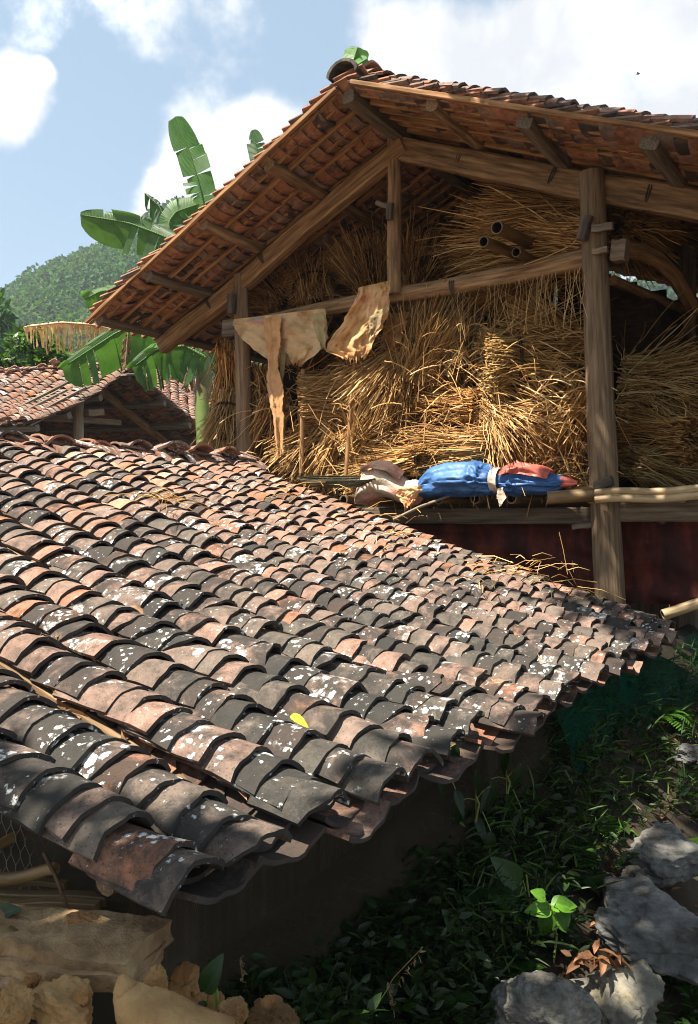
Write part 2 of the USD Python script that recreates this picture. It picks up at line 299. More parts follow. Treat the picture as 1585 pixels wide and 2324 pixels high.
def rock_extra(n, l):
    n['n5'] = ('noise_texture', {'scale': 5, 'detail': 9, 'roughness': .75}); n['r5'] = ('map_range', {'from_min': .50, 'from_max': .60, 'to_max': .85, 'range_type': 'smoothstep'}); n['mx5'] = ('mix_color', {'blend_type': 'mix', 'b': (.045, .040, .032)})
    n['geo'] = ('geometry', {}); n['n6'] = ('noise_texture', {'scale': 4, 'detail': 6, 'roughness': .7}); n['r6'] = ('map_range', {'from_min': .55, 'from_max': .66, 'to_max': .65, 'range_type': 'smoothstep'}); n['mx6'] = ('mix_color', {'blend_type': 'mix', 'b': (.24, .20, .11)})
    l.remove(('x.result', 'p.base_color'))
    l += [('a.vector', 'n5.vector'), ('n5.fac', 'r5.value'), ('r5.result', 'mx5.fac'), ('x.result', 'mx5.a'), ('a.vector', 'n6.vector'), ('n6.fac', 'r6.value'), ('r6.result', 'mx6.fac'), ('mx5.result', 'mx6.a'), ('mx6.result', 'p.base_color')]
simple('limestone', [(0, (.03, .03, .029)), (.45, (.095, .094, .090)), (1, (.23, .22, .20))], scale=6, detail=10, rough=.9, bump=.9, bscale=16, dist=.02, noise_rough=.72, extra=rock_extra)
def leafy(name, ramp, transl=.35, rough=.45, spec=.4, vein=0):
    n = {'t': ('attribute', {'attribute': 'tint'}), 'a': ('attribute', {'attribute': 'lc'}), 'nz': ('noise_texture', {'scale': 3.0, 'detail': 4, 'roughness': .6}), 'r': ('rgb_ramp', {'ramp': ramp}),
         'x': ('mix_color', {'blend_type': 'multiply', 'fac': 1.0, 'use_clamp_result': False}), 'p': ('principled_bsdf', {'roughness': rough, 'specular_ior_level': spec}),
         'tr': ('translucent_bsdf', {}), 'tb': ('mix_color', {'blend_type': 'multiply', 'fac': 1.0, 'b': (1.25, 1.35, .55), 'use_clamp_result': False}), 'm': ('mix_closure', {'fac': transl})}
    l = [('a.vector', 'nz.vector'), ('nz.fac', 'r.fac'), ('r.color', 'x.a'), ('t.color', 'x.b'), ('x.result', 'p.base_color'), ('x.result', 'tb.a'), ('tb.result', 'tr.color'), ('p.BSDF', 'm.closure1'), ('tr.BSDF', 'm.closure2')]
    if vein:
        n['w'] = ('wave_texture', {'wave_type': 'bands', 'bands_direction': 'x', 'scale': vein, 'distortion': .4}); n['b'] = ('bump', {'strength': .35, 'distance': .01})
        l += [('a.vector', 'w.vector'), ('w.fac', 'b.height'), ('b.normal', 'p.normal')]
    mat(name, n, l, surface='m.closure')
leafy('leaf', [(.3, (.018, .038, .009)), (.7, (.040, .075, .016))])
leafy('banana_leaf', [(.3, (.045, .11, .030)), (.7, (.085, .17, .05))], transl=.42, rough=.42, spec=.35, vein=9)
leafy('dry_leaf', [(.3, (.26, .15, .085)), (.5, (.42, .29, .19)), (.7, (.55, .42, .31))], transl=.25, rough=.7, spec=.2)
leafy('far_leaf', [(.3, (.034, .080, .020)), (.7, (.075, .145, .036))], transl=.4, rough=.7, spec=.2)
n = {'t': ('attribute', {'attribute': 'tint'}), 'p': ('principled_bsdf', {'roughness': .75, 'specular_ior_level': .15}), 'tr': ('translucent_bsdf', {}), 'm': ('mix_closure', {'fac': .18})}
mat('straw', n, [('t.color', 'p.base_color'), ('t.color', 'tr.color'), ('p.BSDF', 'm.closure1'), ('tr.BSDF', 'm.closure2')], surface='m.closure')
def straw_col(rs, n, mul=(1, 1, 1)):
    """a colour for each stalk, from brown through gold to pale"""
    k = np.clip(rs.beta(1.5, 1.4, n), 0, 1); st = np.array([0, .35, .75, 1]); c = np.array([(.13, .066, .022), (.37, .212, .078), (.62, .41, .175), (.80, .63, .37)])
    return np.stack([np.interp(k, st, c[:, i]) for i in range(3)], 1) * np.asarray(mul)
simple('straw_core', [(0, (.025, .014, .006)), (1, (.10, .058, .022))], scale=14, stretch=(1, 3, 3), rough=.95, bump=1.0, bscale=45, dist=.03)  # near-black, so the gaps between bundles read as deep shade
def cloth(name, ramp, transl, scale=5, rough=.8, spec=.25, bump=.3, bscale=30, stretch=(1, 1, 1)):
    simple(name + '_base', ramp, scale=scale, rough=rough)
    n = {'a': ('attribute', {'attribute': 'lc'}), 't': ('attribute', {'attribute': 'tint'}), 'mp': ('mapping', {'scale': stretch}), 'nz': ('noise_texture', {'scale': scale, 'detail': 6, 'roughness': .6}), 'mr': ('map_range', {'from_min': .3, 'from_max': .7}), 'r': ('rgb_ramp', {'ramp': ramp}),
         'x': ('mix_color', {'blend_type': 'multiply', 'fac': 1.0}), 'nb': ('noise_texture', {'scale': bscale, 'detail': 5, 'roughness': .6, 'distortion': 1.0}), 'b': ('bump', {'strength': bump, 'distance': .01}),
         'p': ('principled_bsdf', {'roughness': rough, 'specular_ior_level': spec}), 'tr': ('translucent_bsdf', {}), 'm': ('mix_closure', {'fac': transl})}
    mat(name, n, [('a.vector', 'mp.vector'), ('mp.vector', 'nz.vector'), ('a.vector', 'nb.vector'), ('nz.fac', 'mr.value'), ('mr.result', 'r.fac'), ('r.color', 'x.a'), ('t.color', 'x.b'), ('x.result', 'p.base_color'), ('x.result', 'tr.color'),
                  ('nb.fac', 'b.height'), ('b.normal', 'p.normal'), ('p.BSDF', 'm.closure1'), ('tr.BSDF', 'm.closure2')], surface='m.closure')
cloth('sackcloth', [(0, (.36, .21, .09)), (.35, (.62, .40, .19)), (.62, (.74, .53, .29)), (.82, (.68, .34, .20)), (1, (.34, .38, .30))], .25, scale=4.5, stretch=(1, 1, .6), bump=.5, bscale=22)
cloth('white_sack', [(0, (.50, .40, .28)), (.45, (.64, .55, .42)), (.7, (.66, .38, .28)), (1, (.55, .22, .15))], .2, scale=7, bump=.5, bscale=25)
cloth('blue_tarp', [(0, (.03, .09, .25)), (.55, (.05, .14, .34)), (.85, (.09, .20, .40)), (1, (.24, .31, .40))], .12, scale=5, rough=.5, spec=.35, bump=.3, bscale=9)
cloth('red_tarp', [(0, (.42, .09, .06)), (1, (.62, .17, .12))], .12, scale=5, rough=.45, spec=.4, bump=.4, bscale=14)
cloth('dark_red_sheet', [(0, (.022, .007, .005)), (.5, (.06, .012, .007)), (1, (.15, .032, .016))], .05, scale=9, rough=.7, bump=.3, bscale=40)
def net(name, col, opacity, cell, transl=.3, wire=.42):
    n = {'a': ('attribute', {'attribute': 'lc'}), 'sx': ('separate_xyz', {}), 'd': ('diffuse_bsdf', {'color': col}), 'tl': ('translucent_bsdf', {'color': col}), 'm0': ('mix_closure', {'fac': transl}), 'tp': ('transparent_bsdf', {}), 'm': ('mix_closure', {})}
    l = [('a.vector', 'sx.vector'), ('d.BSDF', 'm0.closure1'), ('tl.BSDF', 'm0.closure2')]
    for k in 'xy':
        n['f' + k] = ('math', {'math_type': 'multiply', 'value2': 1 / cell}); n['r' + k] = ('math', {'math_type': 'fraction'}); n['g' + k] = ('math', {'math_type': 'less_than', 'value2': wire})
        l += [('sx.' + k, f'f{k}.value1'), (f'f{k}.value', f'r{k}.value1'), (f'r{k}.value', f'g{k}.value1')]
    n['or'] = ('math', {'math_type': 'maximum'}); l += [('gx.value', 'or.value1'), ('gy.value', 'or.value2')]
    n['o'] = ('math', {'math_type': 'multiply', 'value2': opacity}); l += [('or.value', 'o.value1'), ('o.value', 'm.fac'), ('tp.BSDF', 'm.closure1'), ('m0.closure', 'm.closure2')]
    mat(name, n, l, surface='m.closure')
net('brown_net', (.060, .047, .032), .95, .0042)
net('green_net', (.006, .06, .034), .50, .003, transl=.5, wire=.55)
simple('wire', [(0, (.10, .09, .08)), (1, (.22, .20, .17))], scale=20, rough=.5, spec=.5)
simple('bark', [(0, (.03, .022, .015)), (1, (.11, .085, .06))], scale=8, stretch=(1, 3, 3), rough=.9, bump=.8, bscale=20, dist=.02)
leafy('banana_stem', [(.3, (.10, .15, .035)), (.5, (.16, .20, .06)), (.68, (.15, .085, .035))], transl=.1, rough=.45)
# ------------------------------------------------------------------ tiles
def tile_template(seg, lseg, bottom):
    """parameters (u, v, layer) of one tile's vertices and its faces; each sharp edge has its own vertices"""
    pv, F = [], []
    def sheet(rows, flip):
        b = len(pv); r, c = len(rows), len(rows[0])
        for row in rows: pv.extend(row)
        for i in range(r - 1):
            for j in range(c - 1):
                q = [b + i * c + j, b + i * c + j + 1, b + (i + 1) * c + j + 1, b + (i + 1) * c + j]
                if flip: q = q[::-1]
                F.append([q[0], q[1], q[2]]); F.append([q[0], q[2], q[3]])
    us = np.linspace(-1, 1, seg + 1); vs = np.linspace(0, 1, lseg + 1)
    sheet([[(u, v, 0) for u in us] for v in vs], False)
    if bottom: sheet([[(u, v, 1) for u in us] for v in (0, 1)], True)
    r0 = len(pv); sheet([[(u, 0, 1) for u in us], [(u, 0, 0) for u in us]], False); r1 = len(pv)
    if bottom: sheet([[(u, 1, 0) for u in us], [(u, 1, 1) for u in us]], False)
    sheet([[(-1, v, 0) for v in vs], [(-1, v, 1) for v in vs]], True)
    sheet([[(1, v, 1) for v in vs], [(1, v, 0) for v in vs]], True)
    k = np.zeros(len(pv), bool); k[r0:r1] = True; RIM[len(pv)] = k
    return np.array(pv, float), np.array(F)
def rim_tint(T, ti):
    """the front edge of a tile gets a darker tint and less lichen"""
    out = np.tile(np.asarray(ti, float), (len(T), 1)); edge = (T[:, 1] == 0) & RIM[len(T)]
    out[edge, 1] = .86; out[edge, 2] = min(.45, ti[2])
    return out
RIM = {}
def tile_shape(T, w, L, rise, th, convex, rs, taper=.1, warp=.004, chip=.0):
    u, v, la = T.T
    ww = w / 2 * (1 - taper * v); x = u * ww
    R = (w * w / 4 + rise * rise) / (2 * rise)
    arc = np.sqrt(np.maximum(R * R - x * x, 0)) - (R - rise)
    z = arc if convex else -arc
    sd = rs.rand() * 90
    wv = lambda f, g: np.sin(u * f + v * g + sd) * np.cos(u * f * .61 - v * g * 1.3 + sd * 1.7)
    z = z + warp * .9 * wv(1.9, 2.1) + rs.normal() * warp * .5 * u * (v - .5)
    y = v * L + wv(5.1, 1.7) * .005 * (1 - v) + wv(13.0, 2.0) * .0025 * (1 - v)
    if rs.rand() < chip: y = y + np.maximum(0, (u * rs.choice([-1, 1]) - rs.uniform(.35, .8))) * .07 * (1 - v)
    x = x + wv(3.0, 4.0) * .003
    x = x * (1 - la * th / R * (1 if convex else -1))
    z = z - la * th
    return np.stack([x, y, z], 1)
class Patch:
    """a roof slope between four corners: A ridge start, B ridge end, C eave end, D eave start; a runs along the ridge, b down the slope"""
    def __init__(s, A, B, C, D, sag=0.0): s.A, s.B, s.C, s.D, s.sag = [np.asarray(x, float) for x in (A, B, C, D)] + [sag]
    def P(s, a, b):
        q = (s.A * (1 - a) + s.B * a) * (1 - b) + (s.D * (1 - a) + s.C * a) * b
        q = q + np.array([0, 0, 1.0]) * (-s.sag * 4 * b * (1 - b) + s.sag * .8 * (math.sin(a * 9.1 + .4) * math.cos(b * 6.3 + a * 3)) * .45)
        return q
    def frame(s, a, b):
        ea = unit(s.P(a + .01, b) - s.P(a - .01, b)); eb = unit(s.P(a, b - .01) - s.P(a, b + .01))
        n = np.cross(ea, eb)
        if n[2] < 0: n = -n
        n = unit(n); ex = unit(np.cross(eb, n)); return ex, eb, n
def lay_tiles(patch, ncol, nrow, kind, tone, rs, T, pitch, L=None, w=None, rise=None, th=.012, jit=1.0, skip=None, lift=0.0, first=0, warp=.004, chip=.25):
    """all tiles of one kind (cover or pan) of a slope: a list of (vertices, lc, tint, place a, place b)"""
    out = []
    convex = kind == 'cover'
    cols = range(ncol) if convex else range(first, ncol)
    for c in cols:
        a = (c + .34) / ncol if convex else (c + .84 if c >= 0 else .30) / ncol
        a0 = a + rs.normal() * .05 / ncol * jit
        ph = rs.rand(); b = 1.008 + (rs.normal() * .007 - .004) * jit
        step = 1.0 / nrow; r = 0; drift = 0
        while b > .012:
            drift = .82 * drift + rs.normal() * .019 * jit
            aa = np.clip(a0 + drift / ncol * 1.6, -.03, 1.03)
            if not (skip and skip(aa, b, rs)):
                ex, ey, n = patch.frame(aa, b)
                yaw = rs.normal() * .055 * jit + (rs.normal() * .20 if rs.rand() < .035 * jit else 0); ex2 = ex * math.cos(yaw) + ey * math.sin(yaw); ey2 = ey * math.cos(yaw) - ex * math.sin(yaw)
                LL = L * rs.uniform(.94, 1.04); tilt = (th * 1.42) * nrow / patch_len(patch) * rs.uniform(.93, 1.16)
                tilt = min(tilt, .3); ey3 = ey2 * math.cos(tilt) - n * math.sin(tilt); n3 = n * math.cos(tilt) + ey2 * math.sin(tilt)
                rl = rs.normal() * .024 * jit; ex3 = ex2 * math.cos(rl) + n3 * math.sin(rl); n4 = n3 * math.cos(rl) - ex2 * math.sin(rl)
                base = patch.P(aa, b) + n * (lift + ((.030 + th + (.014 if w > .17 else 0)) if convex else (.030 if w > .17 else .022)) + th * .9 + abs(rs.normal()) * .003 * jit)
                q = tile_shape(T, w * rs.uniform(.93, 1.05), LL, rise * rs.uniform(.88, 1.12), th, convex, rs, warp=warp, chip=chip)
                V = base + q[:, :1] * ex3 + q[:, 1:2] * ey3 + q[:, 2:] * n4
                off = rs.rand(3) * 40
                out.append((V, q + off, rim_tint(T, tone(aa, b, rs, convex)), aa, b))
            b -= step * rs.uniform(.74, 1.26) if rs.rand() > .03 * jit else step * 1.6; r += 1
    return out
def patch_len(p): return np.linalg.norm(p.P(.5, 1) - p.P(.5, 0))
def emit_tiles(parent, name, tiles, T_F, many=300, only_stuff=False):
    """the tiles that show largest become parts of their own, the others one part"""
    size = []
    for V, *_ in tiles:
        q = project(V); c = q.mean(0)
        ext = np.ptp(q[:, 0]) * np.ptp(q[:, 1])
        inside = (-20 < c[0] < 1605) and (-20 < c[1] < 2345) and c[2] > 0
        size.append(ext if inside else ext * 1e-4 if c[2] > 0 else 0)
    order = np.argsort(size)[::-1]
    if only_stuff: many = 0
    for i in order[:many]:
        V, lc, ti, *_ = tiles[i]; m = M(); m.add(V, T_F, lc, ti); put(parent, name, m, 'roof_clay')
    if len(order) > many:
        m = M()
        for i in order[many:]:
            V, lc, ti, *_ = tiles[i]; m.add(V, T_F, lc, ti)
        put(parent, name + 's_beyond', m, 'roof_clay', kind='stuff')
TPL_NEAR, TPL_FAR = tile_template(9, 3, True), tile_template(5, 1, True)

# ------------------------------------------------------------------ near shed
A = np.array([-3.635, .564, 1.885]); B = np.array([-3.635, 4.06, 1.890]); C = np.array([-.874, 4.07, 1.010]); D = np.array([-.873, .797, .995])
SHED = Patch(A, B, C, D, sag=.03)
def shed_tone(a, b, rs, convex):
    old = np.clip(.15 + .75 * b - .55 * max(0, a - .6) + .25 * (.5 - a) , 0, 1)              # the eave and the near end are the most weathered
    h = np.clip(rs.normal(.62 - .30 * old, .18), .02, .98)
    if not convex: h = np.clip(rs.normal(.66, .12), 0, 1)
    g = np.clip(rs.normal(.38 + .24 * old, .10), .1, .78); li = np.clip(rs.normal(.50, .13), 0, .68) if convex else rs.uniform(0, .25)
    return np.array([h, g, li])
shed = thing('low_tiled_shed', 'low shed in the foreground under a long slope of mossy, lichen-spotted clay tiles', 'shed')
_rs = np.random.RandomState(11)
NCOL, NROW = 19, 45
cov = lay_tiles(SHED, NCOL, NROW, 'cover', shed_tone, _rs, TPL_NEAR[0], .19, L=.155, w=.152, rise=.038, th=.0085, chip=.3)
pan = lay_tiles(SHED, NCOL, NROW, 'pan', shed_tone, _rs, TPL_NEAR[0], .19, L=.155, w=.165, rise=.030, th=.0085)
emit_tiles(shed, 'cover_tile', cov, TPL_NEAR[1]); emit_tiles(shed, 'pan_tile', pan, TPL_NEAR[1])
# ridge course: tiles laid along the ridge, overlapping like fish scales, two rows
m_all = []
for row in range(2):
    y = A[1] - .1
    while y < B[1] + .05:
        L_ = .17; w_ = .16 * _rs.uniform(.92, 1.08)
        q = tile_shape(TPL_NEAR[0], w_, L_, .036, .009, True, _rs, taper=.08)
        yaw = _rs.normal() * .09; tilt = -.14 * _rs.uniform(.6, 1.3)
        ey = np.array([math.sin(yaw), math.cos(yaw), 0]); ex = np.array([ey[1], -ey[0], 0.0]); n = np.array([0, 0, 1.0])
        roll = .28 if row == 0 else -.10; roll += _rs.normal() * .05
        ex, n = ex * math.cos(roll) - n * math.sin(roll), n * math.cos(roll) + ex * math.sin(roll)
        ey, n = ey * math.cos(tilt) + n * math.sin(tilt), n * math.cos(tilt) - ey * math.sin(tilt)
        c = np.array([A[0] + (.055 if row == 0 else -.03) + _rs.normal() * .01, y, A[2] + (.035 if row == 0 else .075) + _rs.normal() * .006])
        V = c + q[:, :1] * ex + q[:, 1:2] * ey + q[:, 2:] * n
        m = M(); m.add(V, TPL_NEAR[1], q + _rs.rand(3) * 40, np.array([_rs.uniform(.45, .75), _rs.uniform(.25, .45), _rs.uniform(.45, .75)])); put(shed, 'ridge_tile', m, 'roof_clay')
        y += _rs.uniform(.075, .12)
# far slope of the shed (falls away behind the ridge)
BACK = Patch(A + [-.02, 0, 0], B + [-.02, 0, 0], B + [-1.6, 0, -.62], A + [-1.6, 0, -.62])
emit_tiles(shed, 'back_tile', lay_tiles(BACK, 14, 20, 'cover', shed_tone, _rs, TPL_FAR[0], .25, L=.2, w=.2, rise=.05), TPL_FAR[1], only_stuff=True)
m = M(); grid(m, np.array([[A + [0, 0, .0], B + [0, 0, .0]], [A + [-1.6, 0, -.66], B + [-1.6, 0, -.66]]])); put(shed, 'back_boarding', m, 'grey_timber')
# battens and rafters under the tiles
for k in range(39):
    a = .03 + .97 * k / 38; p0 = SHED.P(a, .01); p1 = SHED.P(a, .955 + .03 * _rs.rand()); n = SHED.frame(a, .5)[2]
    m = M(); beam(m, p0 - n * .012, p1 - n * .012,   .028, .018, up=n, n=6, wob=.004, seed=k); put(shed, 'batten', m, 'timber')
for b in (.03, .35, .68, .93):
    p0 = SHED.P(.03 if b > .9 else .16, b); p1 = SHED.P(1.0, b); n = SHED.frame(.5, b)[2]
    m = M(); tube(m, [p0 - n * .065 + (p1 - p0) * t for t in np.linspace(0, 1, 8)], .024 if b > .9 else .034, rough=.12, seed=3 + int(b * 10)); put(shed, 'purlin', m, 'timber')
for (x, y) in ((-1.15, 3.9), (-1.16, 1.12), (-1.15, 2.5), (-3.6, 1.05), (-3.6, 4.0)):
    m = M(); tube(m, [(x, y, .1), (x, y, 1.0 if x > -1.5 else 1.95)], [.05, .04], rough=.1, seed=int(y * 9)); put(shed, 'post', m, 'grey_timber')
# the board wall set back under the eave, seen darkly through the net
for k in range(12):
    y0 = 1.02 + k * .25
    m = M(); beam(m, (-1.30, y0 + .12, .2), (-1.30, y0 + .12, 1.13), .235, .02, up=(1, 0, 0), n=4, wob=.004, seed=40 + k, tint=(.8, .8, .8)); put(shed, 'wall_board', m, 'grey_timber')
# ------------------------------------------------------------------ hay barn
GY, VY, BY = 4.53, 3.91, 7.9          # gable frame, verge of the roof, back of the barn
barn = thing('hay_barn', 'open timber barn under a wide tiled gable roof, packed with straw', 'barn')
rl0, rl1 = atY(368, 788, GY), atY(930, 322, GY)
rr0, rr1 = atY(900, 335, GY), atY(1640, 478, GY)
# the two roof planes in x, z (rafter centre lines)
def line2(p, q): s = (q[2] - p[2]) / (q[0] - p[0]); return s, p[2] - s * p[0]
kl, cl = line2(rl0, rl1); kr, cr = line2(rr0, rr1)
RX = (cr - cl) / (kl - kr); RZ = kl * RX + cl
nl = unit([-kl, 0, 1]); nr = unit([-kr, 0, 1])
RH = .125
m = M(); beam(m, rl0, [RX + .03, GY, RZ + .03 * kl], .10, RH, n=14, wob=.012, seed=1, tint=(1.15, 1.05, .9)); put(barn, 'rafter', m, 'timber')
m = M(); beam(m, [RX - .03, GY + .03, RZ - .03 * kr], [rr1[0] + 1.1, GY + .03, rr1[2] + 1.1 * kr], .10, .15, n=16, wob=.016, seed=2, tint=(1.0, .92, .8)); put(barn, 'rafter', m, 'timber')
# posts
def post(px0, py0, px1, py1, d0, d1, Y=GY, name='post', mat_='grey_timber', tint=(1, 1, 1), seed=1, rough=.10, z0=None):
    p0, p1 = atY(px0, py0, Y), atY(px1, py1, Y)
    if z0 is not None: p0 = p0 + (p0 - p1) * ((p0[2] - z0) / (p1[2] - p0[2]))
    m = M(); P = [p0 + (p1 - p0) * t + np.array([math.sin(t * 5 + seed), 0, 0]) * .006 for t in np.linspace(0, 1, 14)]
    tube(m, P, np.linspace(d0, d1, 14) / 2, sides=16, rough=rough, seed=seed, tint=tint); put(barn, name, m, mat_); return p0, p1
post(1385, 1345, 1342, 392, .175, .135, Y=GY - .03, seed=2, z0=.1, tint=(1.2, 1.02, .80))
post(556, 1010, 545, 625, .125, .115, seed=3, z0=.1, tint=(1.35, 1.1, .82))
post(898, 668, 892, 308, .098, .085, Y=GY - .01, name='king_post', mat_='timber', seed=4, tint=(1.25, 1.15, 1.0))
for (px, py0, py1, Y) in ((1562, 1000, 560, 6.0),): post(px, py0, px, py1, .13, .12, Y=Y, seed=7, z0=.1)
for X in (-4.01, -1.4):
    m = M(); tube(m, [(X, BY - .6, .1), (X, BY - .6, 3.3)], .07, rough=.1, seed=9); put(barn, 'post', m, 'grey_timber')
# tie beam
t0, t1 = atY(548, 742, GY + .04), atY(1345, 582, GY + .04)
m = M(); tube(m, [t0 + (t1 - t0) * t + np.array([0, 0, .012 * math.sin(t * 6)]) for t in np.linspace(0, 1, 16)], np.linspace(.045, .062, 16), sides=14, rough=.16, seed=5, tint=(1.25, 1.15, 1.0)); put(barn, 'tie_beam', m, 'timber')
# purlins: front end pixel at the verge, pixel at the rafter, size, round?
PUR = [((770, 190), (890, 297), .085, 0), ((634, 338), (748, 424), .080, 0), ((466, 488), (606, 546), .078, 1), ((358, 604), (484, 656), .074, 0), ((228, 714), (372, 752), .074, 0),
       ((966, 222), (1074, 332), .078, 1), ((1192, 256), (1266, 370), .085, 0), ((1456, 314), (1526, 412), .085, 0)]
for i, (f, r_, d, rnd) in enumerate(PUR):
    q = atY(*r_, GY); s_, c_, nn = (kl, cl, nl) if q[0] < RX - .02 else (kr, cr, nr)
    if i == 0: c = np.array([RX, 0, RZ + RH / 2 + .03])
    else:
        x = q[0]; c = np.array([x, 0, s_ * x + c_]) + nn * (RH / 2 + d / 2 + .004)
    p0, p1 = np.array([c[0], VY + .02, c[2]]), np.array([c[0], BY - .2, c[2]])
    m = M()
    if rnd: tube(m, [p0 + (p1 - p0) * t + np.array([math.sin(t * 9 + i), 0, math.cos(t * 7 + i)]) * .008 * (t > 0) for t in np.linspace(0, 1, 18)], np.linspace(d * .5, d * .62, 18), sides=14, rough=.14, seed=20 + i)
    else: beam(m, p0, p1, d, d * 1.05, up=nn if i else (0, 0, 1), n=16, wob=.010, seed=20 + i, tint=(.9, .85, .78))
    put(barn, 'purlin', m, 'timber' if i in (1, 2, 5) else 'grey_timber', label='ridge purlin with a pale sawn end' if i == 0 else None)
for X in (.0, .8):
    m = M(); c = np.array([X, 0, kr * X + cr]) + nr * .11; beam(m, [c[0], VY + .02, c[2]], [c[0], BY - .2, c[2]], .08, .085, up=nr, n=8, seed=60); put(barn, 'purlin', m, 'grey_timber')
# slopes
off = RH / 2 + .085 + .014
EXL, EXR = atY(212, 720, VY)[0], 1.15
def on(k, c, n, X, Y, o): q = np.array([X, Y, k * X + c]) + n * o; return q
ridge_z = RZ + off / nl[2]
LEFT = Patch([RX, BY, kl * RX + cl + off / nl[2]], [RX, VY + .03, kl * RX + cl + off / nl[2]], [EXL, VY + .03, kl * EXL + cl + off / nl[2]], [EXL, BY, kl * EXL + cl + off / nl[2]], sag=.012)
RIGHTP = Patch([RX, VY + .03, kr * RX + cr + off / nr[2]], [RX, BY, kr * RX + cr + off / nr[2]], [EXR, BY, kr * EXR + cr + off / nr[2]], [EXR, VY + .03, kr * EXR + cr + off / nr[2]], sag=.02)
def barn_tone(a, b, rs, convex):
    return np.array([np.clip(rs.normal(.62, .13), 0, 1), np.clip(rs.normal(.30, .08), 0, 1), np.clip(rs.normal(.15, .2), 0, .7) if convex else 0])
def under_tone(a, b, rs, convex):
    return np.array([rs.choice([.42, .62, .76, .80, .80]), np.clip(rs.normal(.44, .10), 0, 1), 0.0])
_rs = np.random.RandomState(23)
NB = 16; BT = []
for P_, nr_ in ((LEFT, 35), (RIGHTP, 52)):
    Lp = patch_len(P_)
    BT += lay_tiles(P_, NB, nr_, 'cover', barn_tone, _rs, TPL_FAR[0] if 0 else tile_template(7, 2, True)[0], .25, L=.19, w=.205, rise=.045, th=.012, jit=1.2)
emit_tiles(barn, 'cover_tile', BT, tile_template(7, 2, True)[1])
BT = []
for P_, nr_ in ((LEFT, 31), (RIGHTP, 46)):
    BT += lay_tiles(P_, NB, nr_, 'pan', under_tone, _rs, tile_template(7, 1, True)[0], .25, L=.2, w=.245, rise=.045, th=.012, jit=.6, first=-1 if P_ is RIGHTP else 0)
emit_tiles(barn, 'pan_tile', BT, tile_template(7, 1, True)[1])
# verge: the edge pans and covers stand on a doubled batten
for P_, k_, c_, n_, X1 in ((LEFT, kl, cl, nl, EXL), (RIGHTP, kr, cr, nr, EXR)):
    nb = 37
    for i in range(nb):
        Y = VY + (-.035 if i == 0 else .012 if i == 1 else .08 + (i - 2) * .110)
        if Y > BY: break
        p0 = on(k_, c_, n_, RX + .0, Y, off - (.034 if i > 1 else .026)); p1 = on(k_, c_, n_, X1, Y + RS.normal() * .006, off - (.034 if i > 1 else .026))
        m = M(); beam(m, p0, p1, (.028 if i > 1 else .024), (.046 if i > 1 else .026), up=n_, n=10, wob=.005, seed=100 + i, tint=(1.3, 1.05, .8)); put(barn, 'batten', m, 'timber')
# ridge: cap tiles, the last one at the gable end thick and dark
y = VY - .06; j = 0
while y < BY:
    rr = .072 if j == 0 else .062
    u = np.linspace(0, np.pi, 9); m = M()
    for (r0, r1) in ((rr, rr * .92),):
        P = np.array([[[RX + math.cos(t) * r * 1.5, y + yy, ridge_z - .005 + math.sin(t) * r * 1.1 + (.015 if yy == 0 else 0)] for t in u] for yy, r in ((0, rr), (.2, rr * .92))])
        Q = P.copy(); Q[..., 2] -= .016; Q[:, :, 0] = RX + (Q[:, :, 0] - RX) * .85
        tt = (.2, .55, .1) if j == 0 else (.5, .35, .2)
        grid(m, P, tt, flip=True); grid(m, Q, tt); grid(m, np.stack([P[0], Q[0]]), tt); grid(m, np.stack([P[:, 0], Q[:, 0]]), tt, flip=True); grid(m, np.stack([P[:, -1], Q[:, -1]]), tt)
    put(barn, 'ridge_tile', m, 'roof_clay'); y += .16; j += 1
# back wall of boards, dark; open at the far right
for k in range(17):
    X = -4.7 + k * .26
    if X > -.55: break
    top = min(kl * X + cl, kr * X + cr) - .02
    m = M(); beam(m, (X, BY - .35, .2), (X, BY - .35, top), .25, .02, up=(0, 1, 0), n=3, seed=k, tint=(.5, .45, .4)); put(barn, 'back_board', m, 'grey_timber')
# second truss inside
for (k_, c_, x0, x1, sd) in ((kl, cl, RX, rl0[0], 1), (kr, cr, RX, 1.0, 2)):
    m = M(); beam(m, [x0, 6.3, k_ * x0 + c_], [x1, 6.3, k_ * x1 + c_], .09, .12, n=8, seed=70 + sd); put(barn, 'rafter', m, 'grey_timber')
# floor beam, edge boards and the platform of round poles
fb0, fb1 = atY(960, 1168, GY + .02), atY(1350, 1170, GY + .02)
m = M(); beam(m, [-4.1, GY + .05, fb1[2]], [-1.40, GY + .05, fb1[2]], .08, .10, n=10, seed=31, tint=(.75, .7, .62)); put(barn, 'floor_beam', m, 'grey_timber')
fz = atY(1500, 1160, GY)[2]
m = M(); beam(m, [-1.30, GY + .0, fz], [1.0, GY + .02, fz - .01], .07, .105, n=10, seed=32, tint=(1.0, .92, .8)); put(barn, 'floor_beam', m, 'grey_timber')
m = M(); beam(m, atY(1300, 1196, GY - .02), atY(1352, 1188, GY - .02), .03, .03, n=3, seed=33); put(barn, 'floor_batten', m, 'grey_timber')
fl = fz + .055
for k in range(22):
    X = -4.0 + k * .235; m = M()
    tube(m, [(X, GY - .07 + RS.uniform(-.05, .03), fl + .02), (X, BY - .5, fl + .02)], .034, sides=10, rough=.05, seed=k, hollow=.72, tint=(.6, .55, .45)); put(barn, 'floor_pole', m, 'bamboo')
